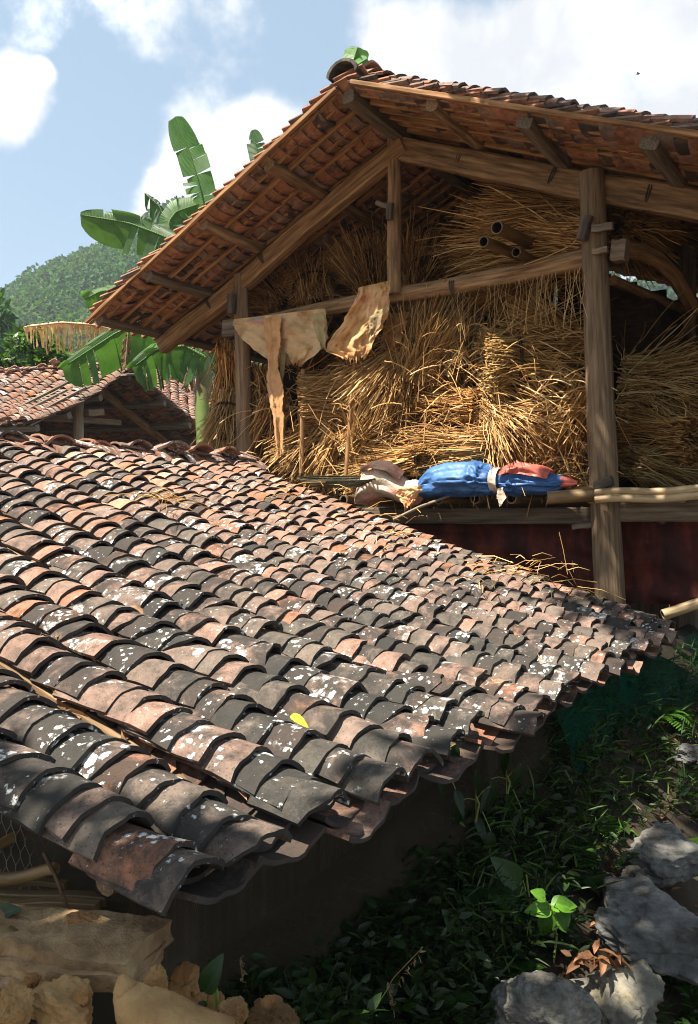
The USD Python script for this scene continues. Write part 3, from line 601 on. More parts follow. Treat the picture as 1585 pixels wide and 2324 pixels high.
# brackets, pegs and the curved brace
def blk(px0, py0, px1, py1, w, h, Y, name, tint=(1, 1, 1), mt='grey_timber', seed=0, Y2=None, up=(0, 0, 1)):
    m = M(); beam(m, atY(px0, py0, Y), atY(px1, py1, Y if Y2 is None else Y2), w, h, up=up, n=3, wob=.004, seed=seed, tint=tint); put(barn, name, m, mt)
blk(1392, 570, 1425, 568, .09, .115, GY - .05, 'bracket_block', seed=1, tint=(1.1, 1, .9))
blk(1320, 545, 1334, 490, .05, .055, GY - .12, 'peg', seed=2, tint=(.7, .7, .7)); blk(1345, 520, 1392, 512, .03, .04, GY - .12, 'peg', seed=3); blk(1345, 572, 1380, 566, .03, .03, GY - .11, 'peg', seed=4, tint=(1.4, 1.3, 1.1))
blk(856, 460, 888, 470, .035, .03, GY - .07, 'peg', seed=5, tint=(1.2, 1.1, 1)); blk(884, 498, 886, 462, .035, .04, GY - .10, 'peg', seed=6, tint=(.6, .6, .6))
blk(524, 712, 526, 668, .05, .05, GY - .09, 'peg', seed=7, tint=(.6, .6, .6)); blk(512, 745, 548, 742, .07, .12, GY - .02, 'tie_beam_end', seed=8)
P = [atY(*p, GY + .1 + .9 * i / 5) for i, p in enumerate([(1405, 566), (1450, 568), (1495, 590), (1530, 625), (1556, 668), (1575, 700)])]
m = M(); tube(m, P, [.050, .047, .045, .044, .043, .042], sides=12, rough=.12, seed=41, tint=(1.1, .95, .75)); put(barn, 'brace', m, 'timber')
# creeper bindings round the rafters and the tie beam
def binding(px, py, Y, rx, rz, a, n_=3, label=None):
    c = atY(px, py, Y); a = unit(a); s = np.array([0, 1.0, 0]); u = np.cross(a, s); m = M()
    for k in range(n_):
        t = np.linspace(0, 2 * np.pi, 25)
        P = c + a * (k - n_ / 2) * .009 + np.outer(np.cos(t) * rx, s) + np.outer(np.sin(t) * rz, u) + np.outer(np.sin(t * 2 + k) * .006, a)
        tube(m, P, .0042, sides=5, caps=False)
    put(barn, 'binding', m, 'bark')
dl, dr = np.array([1, 0, kl]), np.array([1, 0, kr])
binding(1050, 366, GY + .03, .056, .083, dr); binding(1478, 446, GY + .03, .056, .083, dr, 2); binding(1262, 402, GY + .03, .056, .083, dr + [0, 0, -.25], 2)
binding(603, 588, GY, .056, .072, dl); binding(482, 690, GY, .056, .072, dl, 2); binding(1036, 655, GY + .04, .066, .064, t1 - t0, 3)
# the dark red sheet that closes the space under the floor
def sheet_between(tl, tr, bl, br, nu, nv, amp, f, seed):
    u = np.linspace(0, 1, nu)[None, :, None]; v = np.linspace(0, 1, nv)[:, None, None]
    P = (tl * (1 - u) + tr * u) * (1 - v) + (bl * (1 - u) + br * u) * v
    q = np.stack([u[..., 0] * f + 0 * v[..., 0], v[..., 0] * f * .3 + 0 * u[..., 0], 0 * u[..., 0] + 0 * v[..., 0] + seed], -1)
    d = (meshkit.fbm(q, 4, seed) - .5) * amp
    return P, d
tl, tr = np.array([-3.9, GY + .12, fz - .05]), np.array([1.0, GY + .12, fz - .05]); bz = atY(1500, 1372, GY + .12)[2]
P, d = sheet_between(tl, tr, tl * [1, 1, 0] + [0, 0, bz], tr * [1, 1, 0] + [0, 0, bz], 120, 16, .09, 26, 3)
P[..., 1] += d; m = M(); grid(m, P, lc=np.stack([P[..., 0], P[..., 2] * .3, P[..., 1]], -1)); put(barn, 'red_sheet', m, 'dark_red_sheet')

# bamboo poles resting on the tie beam (ends towards us)
for px, py, qx, qy, r, Y0, Y1, lab in ((1128, 516, 1300, 600, .036, GY - .35, GY + 1.0, 'thick bamboo pole, uppermost of the poles poking out over the tie beam'), (1098, 548, 1290, 622, .031, GY - .32, GY + 1.0, 'bamboo pole with a frayed end, lowest of the poles poking out over the tie beam'),
                                      (1172, 572, 1310, 640, .028, GY - .15, GY + 1.0, 'thinner bamboo pole tucked between the two thick poles over the tie beam')):
    t = thing('bamboo_pole', lab, 'pole', 'bamboo poles stored over the tie beam')
    p0, p1 = atY(px, py, Y0), atY(qx, qy, Y1); p1 = p0 + (p1 - p0) * 1.6
    m = M(); tube(m, [p0 + (p1 - p0) * s for s in np.linspace(0, 1, 12)], r, sides=14, rough=.04, hollow=.80, tint=(.40, .29, .19), seed=3); put(t, 'stem', m, 'bamboo')
    m = M()
    for s in (.22, .5, .8): c = p0 + (p1 - p0) * s; a = unit(p1 - p0); tube(m, [c - a * .008, c, c + a * .008], [r, r * 1.1, r], sides=14, caps=False, tint=(.45, .35, .25))
    put(t, 'node', m, 'bamboo')
for px, py, qx, qy, r, Y0, Y1, lab in ((1240, 630, 1430, 700, .030, GY + .3, GY + 1.6, 'dark pole slanting back behind the right post'), (1392, 636, 1560, 706, .030, GY + .2, GY + 1.3, 'dark pole slanting back to the right of the tall post')):
    p0, p1 = atY(px, py, Y0), atY(qx, qy, Y1)
    m = M(); tube(m, np.linspace(p0, p1, 8), r, rough=.1, seed=4, tint=(.8, .7, .55)); put(None, 'inner_pole', m, 'timber', label=lab, cat='pole', group='bamboo poles stored over the tie beam')
# poles on the edge of the platform
for px, py, qx, qy, r, Y0, Y1, lab in ((1243, 1130, 1352, 1122, .036, GY - .20, GY - .10, 'hollow bamboo pole with its round end just right of the blue tarpaulin'), (1286, 1120, 1360, 1112, .030, GY - .12, GY - .06, 'shorter hollow bamboo pole behind the one right of the blue tarpaulin')):
    p0, p1 = atY(px, py, Y0), atY(qx, qy, Y1); m = M(); tube(m, np.linspace(p0, p1, 6), r, sides=16, hollow=.75, rough=.04, tint=(.62, .50, .36)); put(None, 'bamboo_pole_end', m, 'bamboo', label=lab, cat='pole', group='bamboo poles on the platform edge')
for (py0, py1, Y0, r, lab) in ((1119, 1108, GY - .17, .020, 'split pale bamboo pole, upper of the pair right of the tall post'), (1134, 1126, GY - .20, .021, 'split pale bamboo pole, lower of the pair right of the tall post')):
    p0, p1 = atY(1352, py0, Y0), atY(1640, py1, GY - .15); m = M(); tube(m, [p0 + (p1 - p0) * t + np.array([0, 0, .006 * math.sin(t * 9)]) for t in np.linspace(0, 1, 10)], r, sides=12, hollow=.7, rough=.08, tint=(1.15, 1.05, .9)); put(None, 'split_bamboo', m, 'bamboo', label=lab, cat='pole', group='bamboo poles on the platform edge')
m = M(); blk(1352, 1104, 1392, 1092, .04, .05, GY - .12, 'wedge', seed=12, tint=(.5, .5, .5))
p = atY(878, 1122, GY - .18); m = M(); tube(m, [p, p + np.array([.05, .5, 0])], .034, rough=.2, seed=8, tint=(.4, .38, .34)); put(None, 'dark_log', m, 'grey_timber', label='short dark log end under the patterned sack at the platform edge', cat='log')
m = M(); tube(m, [atY(893, 1180, GY - .42), atY(950, 1152, GY - .3), atY(1030, 1122, GY - .15)], [.009, .010, .009], sides=8, rough=.15, tint=(1.3, 1.25, 1.15)); put(None, 'bent_stick', m, 'grey_timber', label='thin pale stick leaning from the tiles up to the platform edge', cat='stick')
# the thin uprights in front of the straw
for (x0, y0, x1, y1, r, lab) in ((684, 1075, 688, 838, .017, 'pale plank-like upright between the left post and the straw, shorter of two'), (783, 1105, 806, 812, .015, 'thin peeled pole leaning in front of the straw under the hanging cloth')):
    p0, p1 = atY(x0, y0, GY - .09), atY(x1, y1, GY - .04); m = M(); tube(m, np.linspace(p0, p1, 8), np.linspace(r, r * .8, 8), rough=.1, seed=6, tint=(1.45, 1.25, .95)); put(None, 'thin_pole', m, 'timber', label=lab, cat='pole')
# ------------------------------------------------------------------ straw
def bundle(B, H, R, Y, label, n=900, flare=1.5, droop=.10, seed=0, dy=0.0, tint=(1, 1, 1), butt=1.0):
    """a sheaf of rice straw from its cut ends B to its ears H (pixels), R pixels thick where it is tied"""
    rs = np.random.RandomState(seed + 500)
    n = int(n * .72); Y = Y + R * 5.2 / FPX * .62
    p0 = atY(B[0], B[1], Y - max(dy, 0) * .55); p1 = atY(H[0], H[1], Y + (dy * .5 if dy > 0 else dy * .7)); a = p1 - p0; L = np.linalg.norm(a); a = a / L
    d = (p0 - EYE) @ FWD; r = R * d / FPX * .88
    a, s, u = frame(a)
    t = thing('straw_bundle', label, 'straw', 'straw bundles stacked in the barn')
    S = 7; tt = np.linspace(0, 1, S)
    ang = rs.rand(n) * 2 * np.pi; rad = r * np.sqrt(rs.uniform(.12, 1.0, n))
    o = np.cos(ang)[:, None] * s + np.sin(ang)[:, None] * u
    start = rs.uniform(-.10, .10, n); ln = rs.uniform(.75, 1.18, n) * L
    kink = rs.normal(size=(n, 3)) * r * .34
    prof = .86 + .14 * butt * (1 - tt / .3) * (tt < .3) + np.maximum(0, tt - .3) ** 1.3 * flare * .78
    P = p0 + (a[None, None] * (start[:, None, None] * L + ln[:, None, None] * tt[None, :, None])) + o[:, None] * (rad[:, None] * prof[None])[..., None] \
        + kink[:, None] * (tt[None, :, None] ** 1.6) - np.array([0, 0, 1.0]) * (droop * L * rs.uniform(.2, 1.9, n)[:, None] * tt[None] ** 2.2)[..., None]
    wig = rs.normal(size=(n, S, 3)) * r * .055; wig[:, 0] = 0
    P = P + np.cumsum(wig, 1)
    br = rs.rand(n) < .22                                   # broken stalks, sharply bent
    kb = rs.randint(2, S - 1, n); bd = rs.normal(size=(n, 3)) * r * .8
    P = P + np.where((br[:, None] & (np.arange(S)[None] > kb[:, None]))[..., None], bd[:, None] * ((np.arange(S)[None] - kb[:, None]) / S)[..., None], 0)
    # stalks that stick out any way
    k = int(n * .14); q = rs.choice(n, k, replace=False)
    P[q] = P[q, :1] + (P[q] - P[q, :1]) * rs.uniform(.4, .8, (k, 1, 1)) + (rs.normal(size=(k, 1, 3)) * np.array([1, .5, 1]) * r * .9) * tt[None, :, None]
    w = (rs.uniform(.0018, .0046, n) + (rs.rand(n) < .12) * .002)[:, None] * np.linspace(1.05, .55, S)[None]
    g = straw_col(rs, n, np.array(tint) * rs.uniform(.78, 1.15))
    m = M(); global RS; keep = RS; RS = rs; strands(m, P, w, tint=np.clip(g, .03, .85)); RS = keep
    put(t, 'stalks', m, 'straw', kind='stuff')
    m = M(); s_ = trimesh.creation.icosphere(2); v = np.array(s_.vertices); v = v * (1 + .25 * (meshkit.fbm(v * 2 + seed, 3, seed)[:, None] - .5))
    v = (p0 + p1) / 2 - np.array([0, 0, droop * L * .3]) + v[:, :1] * a * L * .46 + v[:, 1:2] * s * r * .80 + v[:, 2:] * u * r * .80
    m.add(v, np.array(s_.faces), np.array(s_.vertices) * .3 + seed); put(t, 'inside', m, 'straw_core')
    tie = []
    c = p0 + a * L * .30
    for k in range(2):
        th = np.linspace(0, 2 * np.pi, 20); tie.append(c + a * k * .012 + np.outer(np.cos(th), s) * r * 1.02 + np.outer(np.sin(th), u) * r * 1.02)
    if seed % 9 != 7: return
    m = M()
    for q in tie: tube(m, q, .0045, sides=5, caps=False, tint=(.9, .85, .7))
    put(t, 'tie', m, 'straw_core')
W_ = np.array([1.12, 1.06, .98]); G_ = np.array([1.02, 1.03, .95]); D_ = np.array([.95, .80, .62])
BUN = [
 ((1330, 560), (1085, 515), 66, 4.74, 'big straw bundle over the right half of the tie beam, behind the poking bamboo poles', 1500, 1.6, .10, D_ * 1.1),
 ((1330, 480), (1120, 478), 44, 4.80, 'flat straw bundle on top of the pile just below the right rafter', 900, 1.4, .08, D_ * 1.1),
 ((1330, 600), (1110, 590), 40, 4.72, 'drooping straw hanging over the tie beam under the bamboo poles', 700, 1.5, .22, D_ * 1.05),
 ((1400, 510), (1480, 520), 62, 4.95, 'shaded straw bundle just right of the tall post, under the rafter', 700, 1.4, .25, D_),
 ((1080, 640), (1220, 690), 58, 4.92, 'shaded straw bundle right under the middle of the tie beam', 800, 1.5, .2, D_),
 ((850, 680), (822, 560), 52, 4.92, 'upright straw bundle with bristling tips just left of the king post', 800, 1.7, .0, D_),
 ((650, 690), (590, 615), 58, 4.85, 'straw bundle in the left corner under the rafter, beside the left post', 800, 1.6, .05, D_),
 ((720, 690), (700, 585), 56, 4.95, 'bristling straw bundle above the folded cloth, third from the left post', 800, 1.6, .05, D_),
 ((650, 660), (780, 600), 46, 5.02, 'loose straw bundle lying crosswise at the back above the cloth', 600, 1.6, .08, D_),
 ((940, 680), (985, 575), 62, 4.95, 'dark straw bundle right behind the king post', 900, 1.7, .04, D_),
 ((945, 860), (1010, 720), 74, 4.60, 'tall straw bundle with a feathery top reaching up to the tie beam', 1500, 1.2, .05, W_),
 ((1060, 840), (1030, 740), 50, 4.68, 'greyish straw bundle with a splayed top, right of the feathery tall one', 800, 1.6, .1, G_),
 ((690, 905), (850, 900), 72, 4.60, 'bright straw bundle with cut ends pointing left, right of the short upright', 1500, 1.1, .06, W_ * 1.12),
 ((930, 790), (850, 900), 56, 4.62, 'straw bundle with round cut ends, below the torn hanging cloth', 1000, 1.3, .12, W_),
 ((800, 1020), (880, 935), 58, 4.58, 'bright straw bundle with cut ends at the foot of the leaning pole', 1200, 1.4, .10, W_ * 1.12),
 ((1090, 925), (955, 915), 52, 4.64, 'brown straw bundle lying flat in the middle of the stack', 1000, 1.1, .04, D_ * 1.25),
 ((1105, 820), (1270, 815), 88, 4.56, 'biggest round straw bundle in front, left of the tall post', 1900, 1.2, .30, G_ * 1.05),
 ((1115, 935), (1200, 1000), 56, 4.56, 'straw bundle right below the biggest round one', 1100, 1.5, .12, W_),
 ((1345, 900), (1240, 1015), 62, 4.62, 'brown fanned straw bundle leaning on the tall post', 1200, 1.3, .10, D_ * 1.2),
 ((1110, 1010), (935, 1015), 50, 4.56, 'loose straw bundle above the blue tarpaulin', 1300, 1.5, .06, W_ * 1.1),
 ((945, 1045), (800, 1065), 44, 4.55, 'low straw bundle above the patterned sack', 1100, 1.5, .05, W_ * 1.1),
 ((1330, 790), (1170, 735), 48, 4.72, 'straw bundle lying across the top of the biggest round one', 900, 1.5, .10, D_ * 1.15),
 ((590, 840), (612, 960), 44, 4.66, 'shaded straw bundle behind the hanging strip of cloth', 800, 1.3, .06, D_ * 1.15),
 ((625, 925), (575, 1030), 44, 4.60, 'straw bundle at the foot of the left post, right side', 900, 1.6, .08, W_),
 ((520, 795), (522, 925), 34, 4.66, 'upper straw bundle outside, left of the left post', 800, 1.3, .03, D_ * 1.2),
 ((526, 900), (506, 1000), 36, 4.62, 'lower straw bundle outside, left of the left post', 800, 1.5, .05, W_),
 ((1425, 880), (1575, 880), 84, 4.86, 'big shaded straw bundle just right of the tall post', 1400, 1.2, .16, G_ * .9),
 ((1575, 1000), (1430, 990), 70, 4.82, 'shaded straw bundle with layered stalks, lower right of the tall post', 1200, 1.2, .06, D_),
 ((1440, 1050), (1570, 1085), 44, 4.74, 'low straw bundle above the split bamboo poles', 900, 1.4, .06, G_ * .8),
 ((735, 970), (660, 1055), 46, 4.62, 'straw bundle behind the foot of the short upright', 900, 1.5, .06, W_),
 ((770, 990), (722, 1078), 42, 4.58, 'straw bundle low between the short upright and the leaning pole', 900, 1.5, .06, W_ * 1.1),
 ((1090, 1055), (1290, 1040), 38, 4.60, 'straw bundle squashed behind the blue tarpaulin', 900, 1.4, .05, W_),
 ((720, 840), (760, 800), 50, 4.78, 'shaded straw bundle behind the torn cloths', 600, 1.4, .06, D_),
]
for i, (b, h, r, Y, lab, n_, fl_, dr_, ti_) in enumerate(BUN): bundle(b, h, r, Y, lab, n=n_, flare=fl_, droop=dr_, seed=i, tint=ti_, dy=(.30, -.22, .04, .22)[i % 4])
# the packed straw behind them
nx, nz = 70, 40
Xs = np.linspace(atY(505, 900, 4.95)[0], .9, nx); Zs = np.linspace(fl + .02, 3.35, nz)
XX, ZZ = np.meshgrid(Xs, Zs)
lim = np.minimum(np.minimum(kl * XX + cl, kr * XX + cr) - .42, np.where(XX < -1.9, 2.98, np.where(XX < -1.2, 3.1, 2.62)))
ZZ = np.minimum(ZZ, lim + .1 * (meshkit.fbm(np.stack([XX * 3, 0 * XX, 0 * XX], -1), 3, 4) - .5))
YY = 5.12 + .28 * (meshkit.fbm(np.stack([XX * 2.2, ZZ * 3, 0 * XX], -1), 4, 8) - .5) + np.maximum(0, ZZ - 2.5) * .25
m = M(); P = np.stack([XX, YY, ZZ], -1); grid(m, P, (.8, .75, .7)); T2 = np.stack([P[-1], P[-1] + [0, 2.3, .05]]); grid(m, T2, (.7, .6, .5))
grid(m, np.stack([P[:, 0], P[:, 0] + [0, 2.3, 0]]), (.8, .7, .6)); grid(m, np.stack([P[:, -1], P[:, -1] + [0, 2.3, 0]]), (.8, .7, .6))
heap = put(None, 'packed_straw', m, 'straw_core', label='packed straw filling the barn behind the bundles, coloured dark as deep shade', kind='stuff', cat='straw')
# loose stalks over the whole face and hanging from the beam
rs = np.random.RandomState(99); n_ = 1100
px = rs.uniform(560, 1345, n_); py = rs.uniform(740, 1105, n_); keep = (py > 700 + (px < 760) * 130); px, py = px[keep], py[keep]; n_ = len(px)
P0 = np.array([atY(a, b, 4.50 + rs.uniform(-.03, .12)) for a, b in zip(px, py)])
dd = rs.normal(size=(n_, 3)) * [1, .35, .8]; dd /= np.linalg.norm(dd, axis=1, keepdims=True); ln = rs.uniform(.06, .24, n_)[:, None]
tt = np.linspace(0, 1, 5)[None, :, None]; P = P0[:, None] + dd[:, None] * ln[:, None] * tt - np.array([0, 0, .5]) * (ln[:, None] * tt ** 2) * rs.uniform(.1, 1.2, (n_, 1, 1))
m = M(); strands(m, P, rs.uniform(.0016, .0040, n_), tint=straw_col(rs, n_, W_ * 1.12))
hp = []
for k in range(60):
    x = rs.uniform(1040, 1330); y = 640 - (x - 1040) * .19 + 20; c = atY(x, y, 4.46); hp.append([c, c + [rs.normal() * .02, -.02, -.08], c + [rs.normal() * .05, -.02, -.2 - .15 * rs.rand()]])
strands(m, np.array(hp), np.full(60, .0016), tint=straw_col(rs, 60))
put(None, 'loose_straw', m, 'straw', label='loose stalks lying over and hanging from the stacked bundles', cat='straw', kind='stuff')

# ------------------------------------------------------------------ cloths on the tie beam
def drape(parent, name, rows, Y, amp, fold, matn, tint=(1, 1, 1), seed=0, n=(46, 40), topover=0.0, label=None, ragged=.006, thick=.004, lcs=1.0):
    rows = [(np.array(a, float), np.array(b, float)) for a, b in rows]; k = np.linspace(0, 1, len(rows)); v = np.linspace(0, 1, n[0]); u = np.linspace(0, 1, n[1])
    La = np.stack([np.interp(v, k, [r[0][i] for r in rows]) for i in (0, 1)], 1); Lb = np.stack([np.interp(v, k, [r[1][i] for r in rows]) for i in (0, 1)], 1)
    rs = np.random.RandomState(seed)
    rag = np.cumsum(rs.normal(size=(2, n[0])), 1); rag -= np.linspace(rag[:, 0], rag[:, -1], n[0]).T
    La[:, 0] += rag[0] * 1.2; Lb[:, 0] += rag[1] * 1.2
    p = La[:, None] * (1 - u)[None, :, None] + Lb[:, None] * u[None, :, None]; p[-1, :, 1] += rs.normal(size=n[1]) * 5
    U_, V_ = np.meshgrid(u, v); q = np.stack([U_ * fold + .25 * np.sin(V_ * 4 + seed), V_ * 1.3 + seed, 0 * U_ + seed * 3.3], -1)
    f = (meshkit.fbm(q, 3, seed) - .5) * amp * (.35 + V_) + np.sin((U_ * fold + .6 * meshkit.noise(q * 1.7)) * 4.2) * amp * .13 + (meshkit.fbm(np.stack([U_ * 14, V_ * 14, 0 * U_ + seed], -1), 3, seed + 3) - .5) * amp * .34
    R_ = RIGHT * ((p[..., :1] - CXP) / FPX) + FWD + np.array([0, 0, -1.0]) * ((p[..., 1:] - CYP) / FPX); P = EYE + R_ * ((Y - f) / R_[..., 1])[..., None]
    lc = np.stack([P[..., 0], P[..., 2], 0 * U_ + seed], -1)
    m = M(); grid(m, P, tint, lc * lcs)
    # a second layer: the sheet's back, so it has thickness at its edges
    Q = P + np.array([0, thick, 0]); grid(m, Q, np.array(tint) * .8, lc * lcs, flip=True)
    return put(parent, name, m, matn, label=label)
t = thing('torn_cloth', 'torn tan cloth sagging over the left of the tie beam, with a hanging strip', 'cloth', 'torn cloths hung over the tie beam')
drape(t, 'sheet', [((532, 724), (736, 700)), ((530, 738), (741, 722)), ((548, 765), (741, 752)), ((575, 793), (738, 782)), ((606, 812), (716, 806)), ((640, 827), (690, 824))], GY - .10, .12, 2.6, 'sackcloth', seed=1)
drape(t, 'hanging_strip', [((600, 722), (638, 716)), ((606, 770), (640, 770)), ((612, 830), (636, 830)), ((614, 890), (644, 885)), ((622, 950), (640, 950)), ((627, 1033), (644, 1030))], GY - .15, .05, 1.6, 'sackcloth', seed=2, tint=(.95, .78, .68), n=(60, 14), label='narrow pinkish strip hanging down')
drape(t, 'hanging_strip', [((634, 800), (648, 800)), ((640, 900), (652, 895)), ((644, 1000), (652, 990)), ((645, 1040), (655, 1035))], GY - .12, .03, 1.2, 'sackcloth', seed=3, tint=(.42, .46, .38), n=(40, 8), label='dark green strip behind the pink one')
drape(t, 'flap', [((706, 712), (732, 708)), ((714, 740), (738, 738)), ((722, 770), (740, 770)), ((728, 790), (740, 792))], GY - .17, .03, 1.2, 'sackcloth', seed=4, tint=(.62, .72, .62), n=(24, 12), label='greenish torn flap')
t = thing('torn_cloth', 'torn pinkish tan cloth knotted over the tie beam beside the king post', 'cloth', 'torn cloths hung over the tie beam')
drape(t, 'sheet', [((815, 652), (886, 636)), ((800, 690), (884, 672)), ((778, 735), (880, 712)), ((748, 778), (868, 745)), ((744, 798), (846, 780)), ((775, 812), (828, 816))], GY - .17, .10, 2.4, 'sackcloth', seed=5, tint=(1.0, .88, .76))
drape(t, 'flap', [((838, 720), (868, 700)), ((842, 745), (864, 735)), ((830, 760), (850, 758))], GY - .23, .03, 1.2, 'sackcloth', seed=6, tint=(.55, .68, .6), n=(18, 12), label='greenish flap')
drape(t, 'rear_flap', [((882, 712), (930, 708)), ((872, 745), (924, 735)), ((866, 770), (914, 768)), ((878, 792), (900, 788))], GY - .02, .08, 2.6, 'sackcloth', seed=7, tint=(.5, .40, .30), n=(30, 24), label='dark brown end hanging behind the beam')

# ------------------------------------------------------------------ tarpaulin and sack on the platform edge
def lump(m, secs, Y, depth, seed, n=90, sides=44, wr=.10, tint=(1, 1, 1), a0=0, a1=2 * np.pi, scale=1.0, pin=None, flat_bottom=True):
    secs = np.array(secs, float); t = np.linspace(0, 1, n); px = np.interp(t, np.linspace(0, 1, len(secs)), secs[:, 0]); py = np.interp(px, secs[:, 0], secs[:, 1]); h = np.interp(px, secs[:, 0], secs[:, 2])
    k = np.ones(5) / 5; h2 = np.convolve(np.pad(h, 2, mode='edge'), k, 'valid'); py2 = np.convolve(np.pad(py, 2, mode='edge'), k, 'valid')
    ang = np.linspace(a0, a1, sides); P = np.zeros((n, sides, 3)); lc = P.copy()
    for i in range(n):
        c = atY(px[i], py2[i], Y); d = (c - EYE) @ FWD; r = h2[i] * d / FPX * scale
        pinf = 1.0 if pin is None else np.clip(abs(px[i] - pin) / 60, .15, 1)
        q = np.stack([np.full(sides, px[i] / 62 + seed), np.cos(ang) * 1.25 / max(pinf, .45), np.sin(ang) * 1.25 / max(pinf, .45)], 1)
        w = (meshkit.fbm(q, 2, seed) - .5) * 2.0 * wr - np.abs(meshkit.noise(q * 1.7 + 7, seed + 2) - .5) * wr * 1.9 - np.abs(meshkit.fbm(q * 3.3 + 3, 2, seed + 4) - .5) * wr * .9 + wr * .45
        rr = r * (1 + w + wr * .4)
        z = np.sin(ang) * rr
        if flat_bottom: z = np.where(z < 0, z * .85, z)
        P[i] = np.stack([np.full(sides, c[0]) + w * .03, c[1] - np.cos(ang) * rr * depth, c[2] + z], 1); lc[i] = P[i]
    grid(m, P, tint, lc, flip=True)
    return P
t = thing('blue_tarpaulin', 'crumpled blue tarpaulin bundle lying on the platform edge below the straw', 'tarpaulin')
m = M(); BSEC = [(960, 1112, 12), (966, 1104, 30), (985, 1094, 38), (1020, 1088, 44), (1060, 1086, 46), (1100, 1086, 43), (1122, 1090, 36), (1136, 1092, 25), (1150, 1092, 32), (1185, 1090, 38), (1225, 1093, 32), (1258, 1096, 24), (1282, 1096, 15)]; BSEC = [(x, y + 5 * (h > 20), h * .84) for x, y, h in BSEC]
lump(m, BSEC, GY - .13, 1.35, 4, n=170, sides=90, wr=.24, pin=1136); put(t, 'wrap', m, 'blue_tarp')
m = M(); lump(m, [(1148, 1092, 26), (1170, 1089, 32), (1200, 1089, 33), (1235, 1094, 29), (1254, 1097, 22)], GY - .135, 1.38, 4, n=90, sides=60, wr=.24, a0=.35, a1=2.4, scale=1.08, pin=1136); put(t, 'red_flap', m, 'red_tarp', label='faded red flap folded over the right half')
m = M(); lump(m, [(1276, 1096, 14), (1296, 1096, 11), (1312, 1097, 3)], GY - .13, 1.2, 9, n=24, sides=20, wr=.2); put(t, 'red_end', m, 'red_tarp', label='red end sticking out on the right')
m = M(); lump(m, [(1126, 1092, 31), (1136, 1092, 29), (1144, 1092, 32)], GY - .13, 1.38, 14, n=10, sides=36, wr=.10, scale=1.04); put(t, 'tie_band', m, 'white_sack', label='white rag tied round the middle')
m = M(); drape(t, 'tie_tail', [((1130, 1108), (1142, 1106)), ((1132, 1130), (1143, 1130)), ((1134, 1150), (1141, 1146))], GY - .32, .03, 1.2, 'white_sack', seed=12, n=(16, 6))
t = thing('woven_sack', 'crumpled pale woven sack with a dark printed panel, left of the blue tarpaulin', 'sack')
m = M(); lump(m, [(808, 1138, 6), (822, 1126, 20), (846, 1108, 38), (872, 1098, 36), (905, 1106, 30), (930, 1124, 27), (948, 1118, 24), (962, 1112, 12)], GY - .15, 1.2, 21, n=90, sides=44, wr=.30); put(t, 'body', m, 'white_sack')
m = M(); lump(m, [(842, 1096, 32), (866, 1092, 36), (900, 1096, 34), (924, 1106, 26)], GY - .155, 1.22, 21, n=60, sides=40, wr=.30, a0=.55, a1=2.1, scale=1.16, tint=(.12, .09, .09)); put(t, 'printed_panel', m, 'white_sack', label='dark brown printed panel')
m = M(); drape(t, 'mouth', [((896, 1112), (960, 1100)), ((908, 1130), (950, 1128)), ((918, 1154), (934, 1148))], GY - .30, .06, 2.4, 'white_sack', seed=15, n=(24, 24), tint=(1.05, .85, .55), label='yellowish open end hanging over the edge')
# ------------------------------------------------------------------ terrain
def smooth(a, b, x): t = np.clip((x - a) / (b - a), 0, 1); return t * t * (3 - 2 * t)
def ground_z(X, Y):
    X, Y = np.asarray(X, float), np.asarray(Y, float)
    z = .70 + .10 * (Y - 2) - .60 * (X + 1.05)
    z = np.where(X < -1.05, .70 + .10 * (np.minimum(Y, 4.5) - 2) - smooth(-1.15, -1.9, X) * .55, z)
    z = np.clip(z, -.15, 1.0)
    far = smooth(4.6, 7.5, Y); z = z * (1 - far) + .1 * far
    far = smooth(-1.3, -3.0, X); z = z * (1 - far) + .05 * far
    near = smooth(.6, -1.2, Y); z = z * (1 - near * (1 - smooth(-.4, -.8, X) * 0)) + .05 * near
    bank = smooth(-.58, -.80, X) * smooth(1.55, 1.15, Y) * smooth(-.6, .2, Y) * smooth(-2.2, -1.6, X)
    z = np.maximum(z, .05 + bank * (.66 + .05 * np.sin(Y * 5)))
    near_r = np.hypot(X + .6, Y - 2)
    z = z + (meshkit.fbm(np.stack([X * 3, Y * 3, 0 * X], -1), 4, 3) - .5) * .10 * np.exp(-near_r / 8)
    z = z + (meshkit.fbm(np.stack([X * 14, Y * 14, 0 * X], -1), 3, 5) - .5) * .05 * np.exp(-near_r / 3)
    return z
ax = np.concatenate([-np.geomspace(690, 4.2, 24), np.arange(-4, 2.0, .045), np.geomspace(2.1, 690, 24)])
ay = np.concatenate([-np.geomspace(390, 1.3, 16), np.arange(-1.2, 5.2, .045), np.geomspace(5.3, 750, 26)])
XX, YY = np.meshgrid(ax, ay); P = np.stack([XX, YY, ground_z(XX, YY)], -1)
_gx, _gy, _gz = ax, ay, P[..., 2]
def ground_z(X, Y):
    X, Y = np.asarray(X, float), np.asarray(Y, float); i = np.clip(np.searchsorted(_gx, X) - 1, 0, len(_gx) - 2); j = np.clip(np.searchsorted(_gy, Y) - 1, 0, len(_gy) - 2)
    s = (X - _gx[i]) / (_gx[i + 1] - _gx[i]); t = (Y - _gy[j]) / (_gy[j + 1] - _gy[j])
    return (_gz[j, i] * (1 - s) + _gz[j, i + 1] * s) * (1 - t) + (_gz[j + 1, i] * (1 - s) + _gz[j + 1, i + 1] * s) * t
m = M(); grid(m, P); put(None, 'ground', m, 'soil', kind='structure')
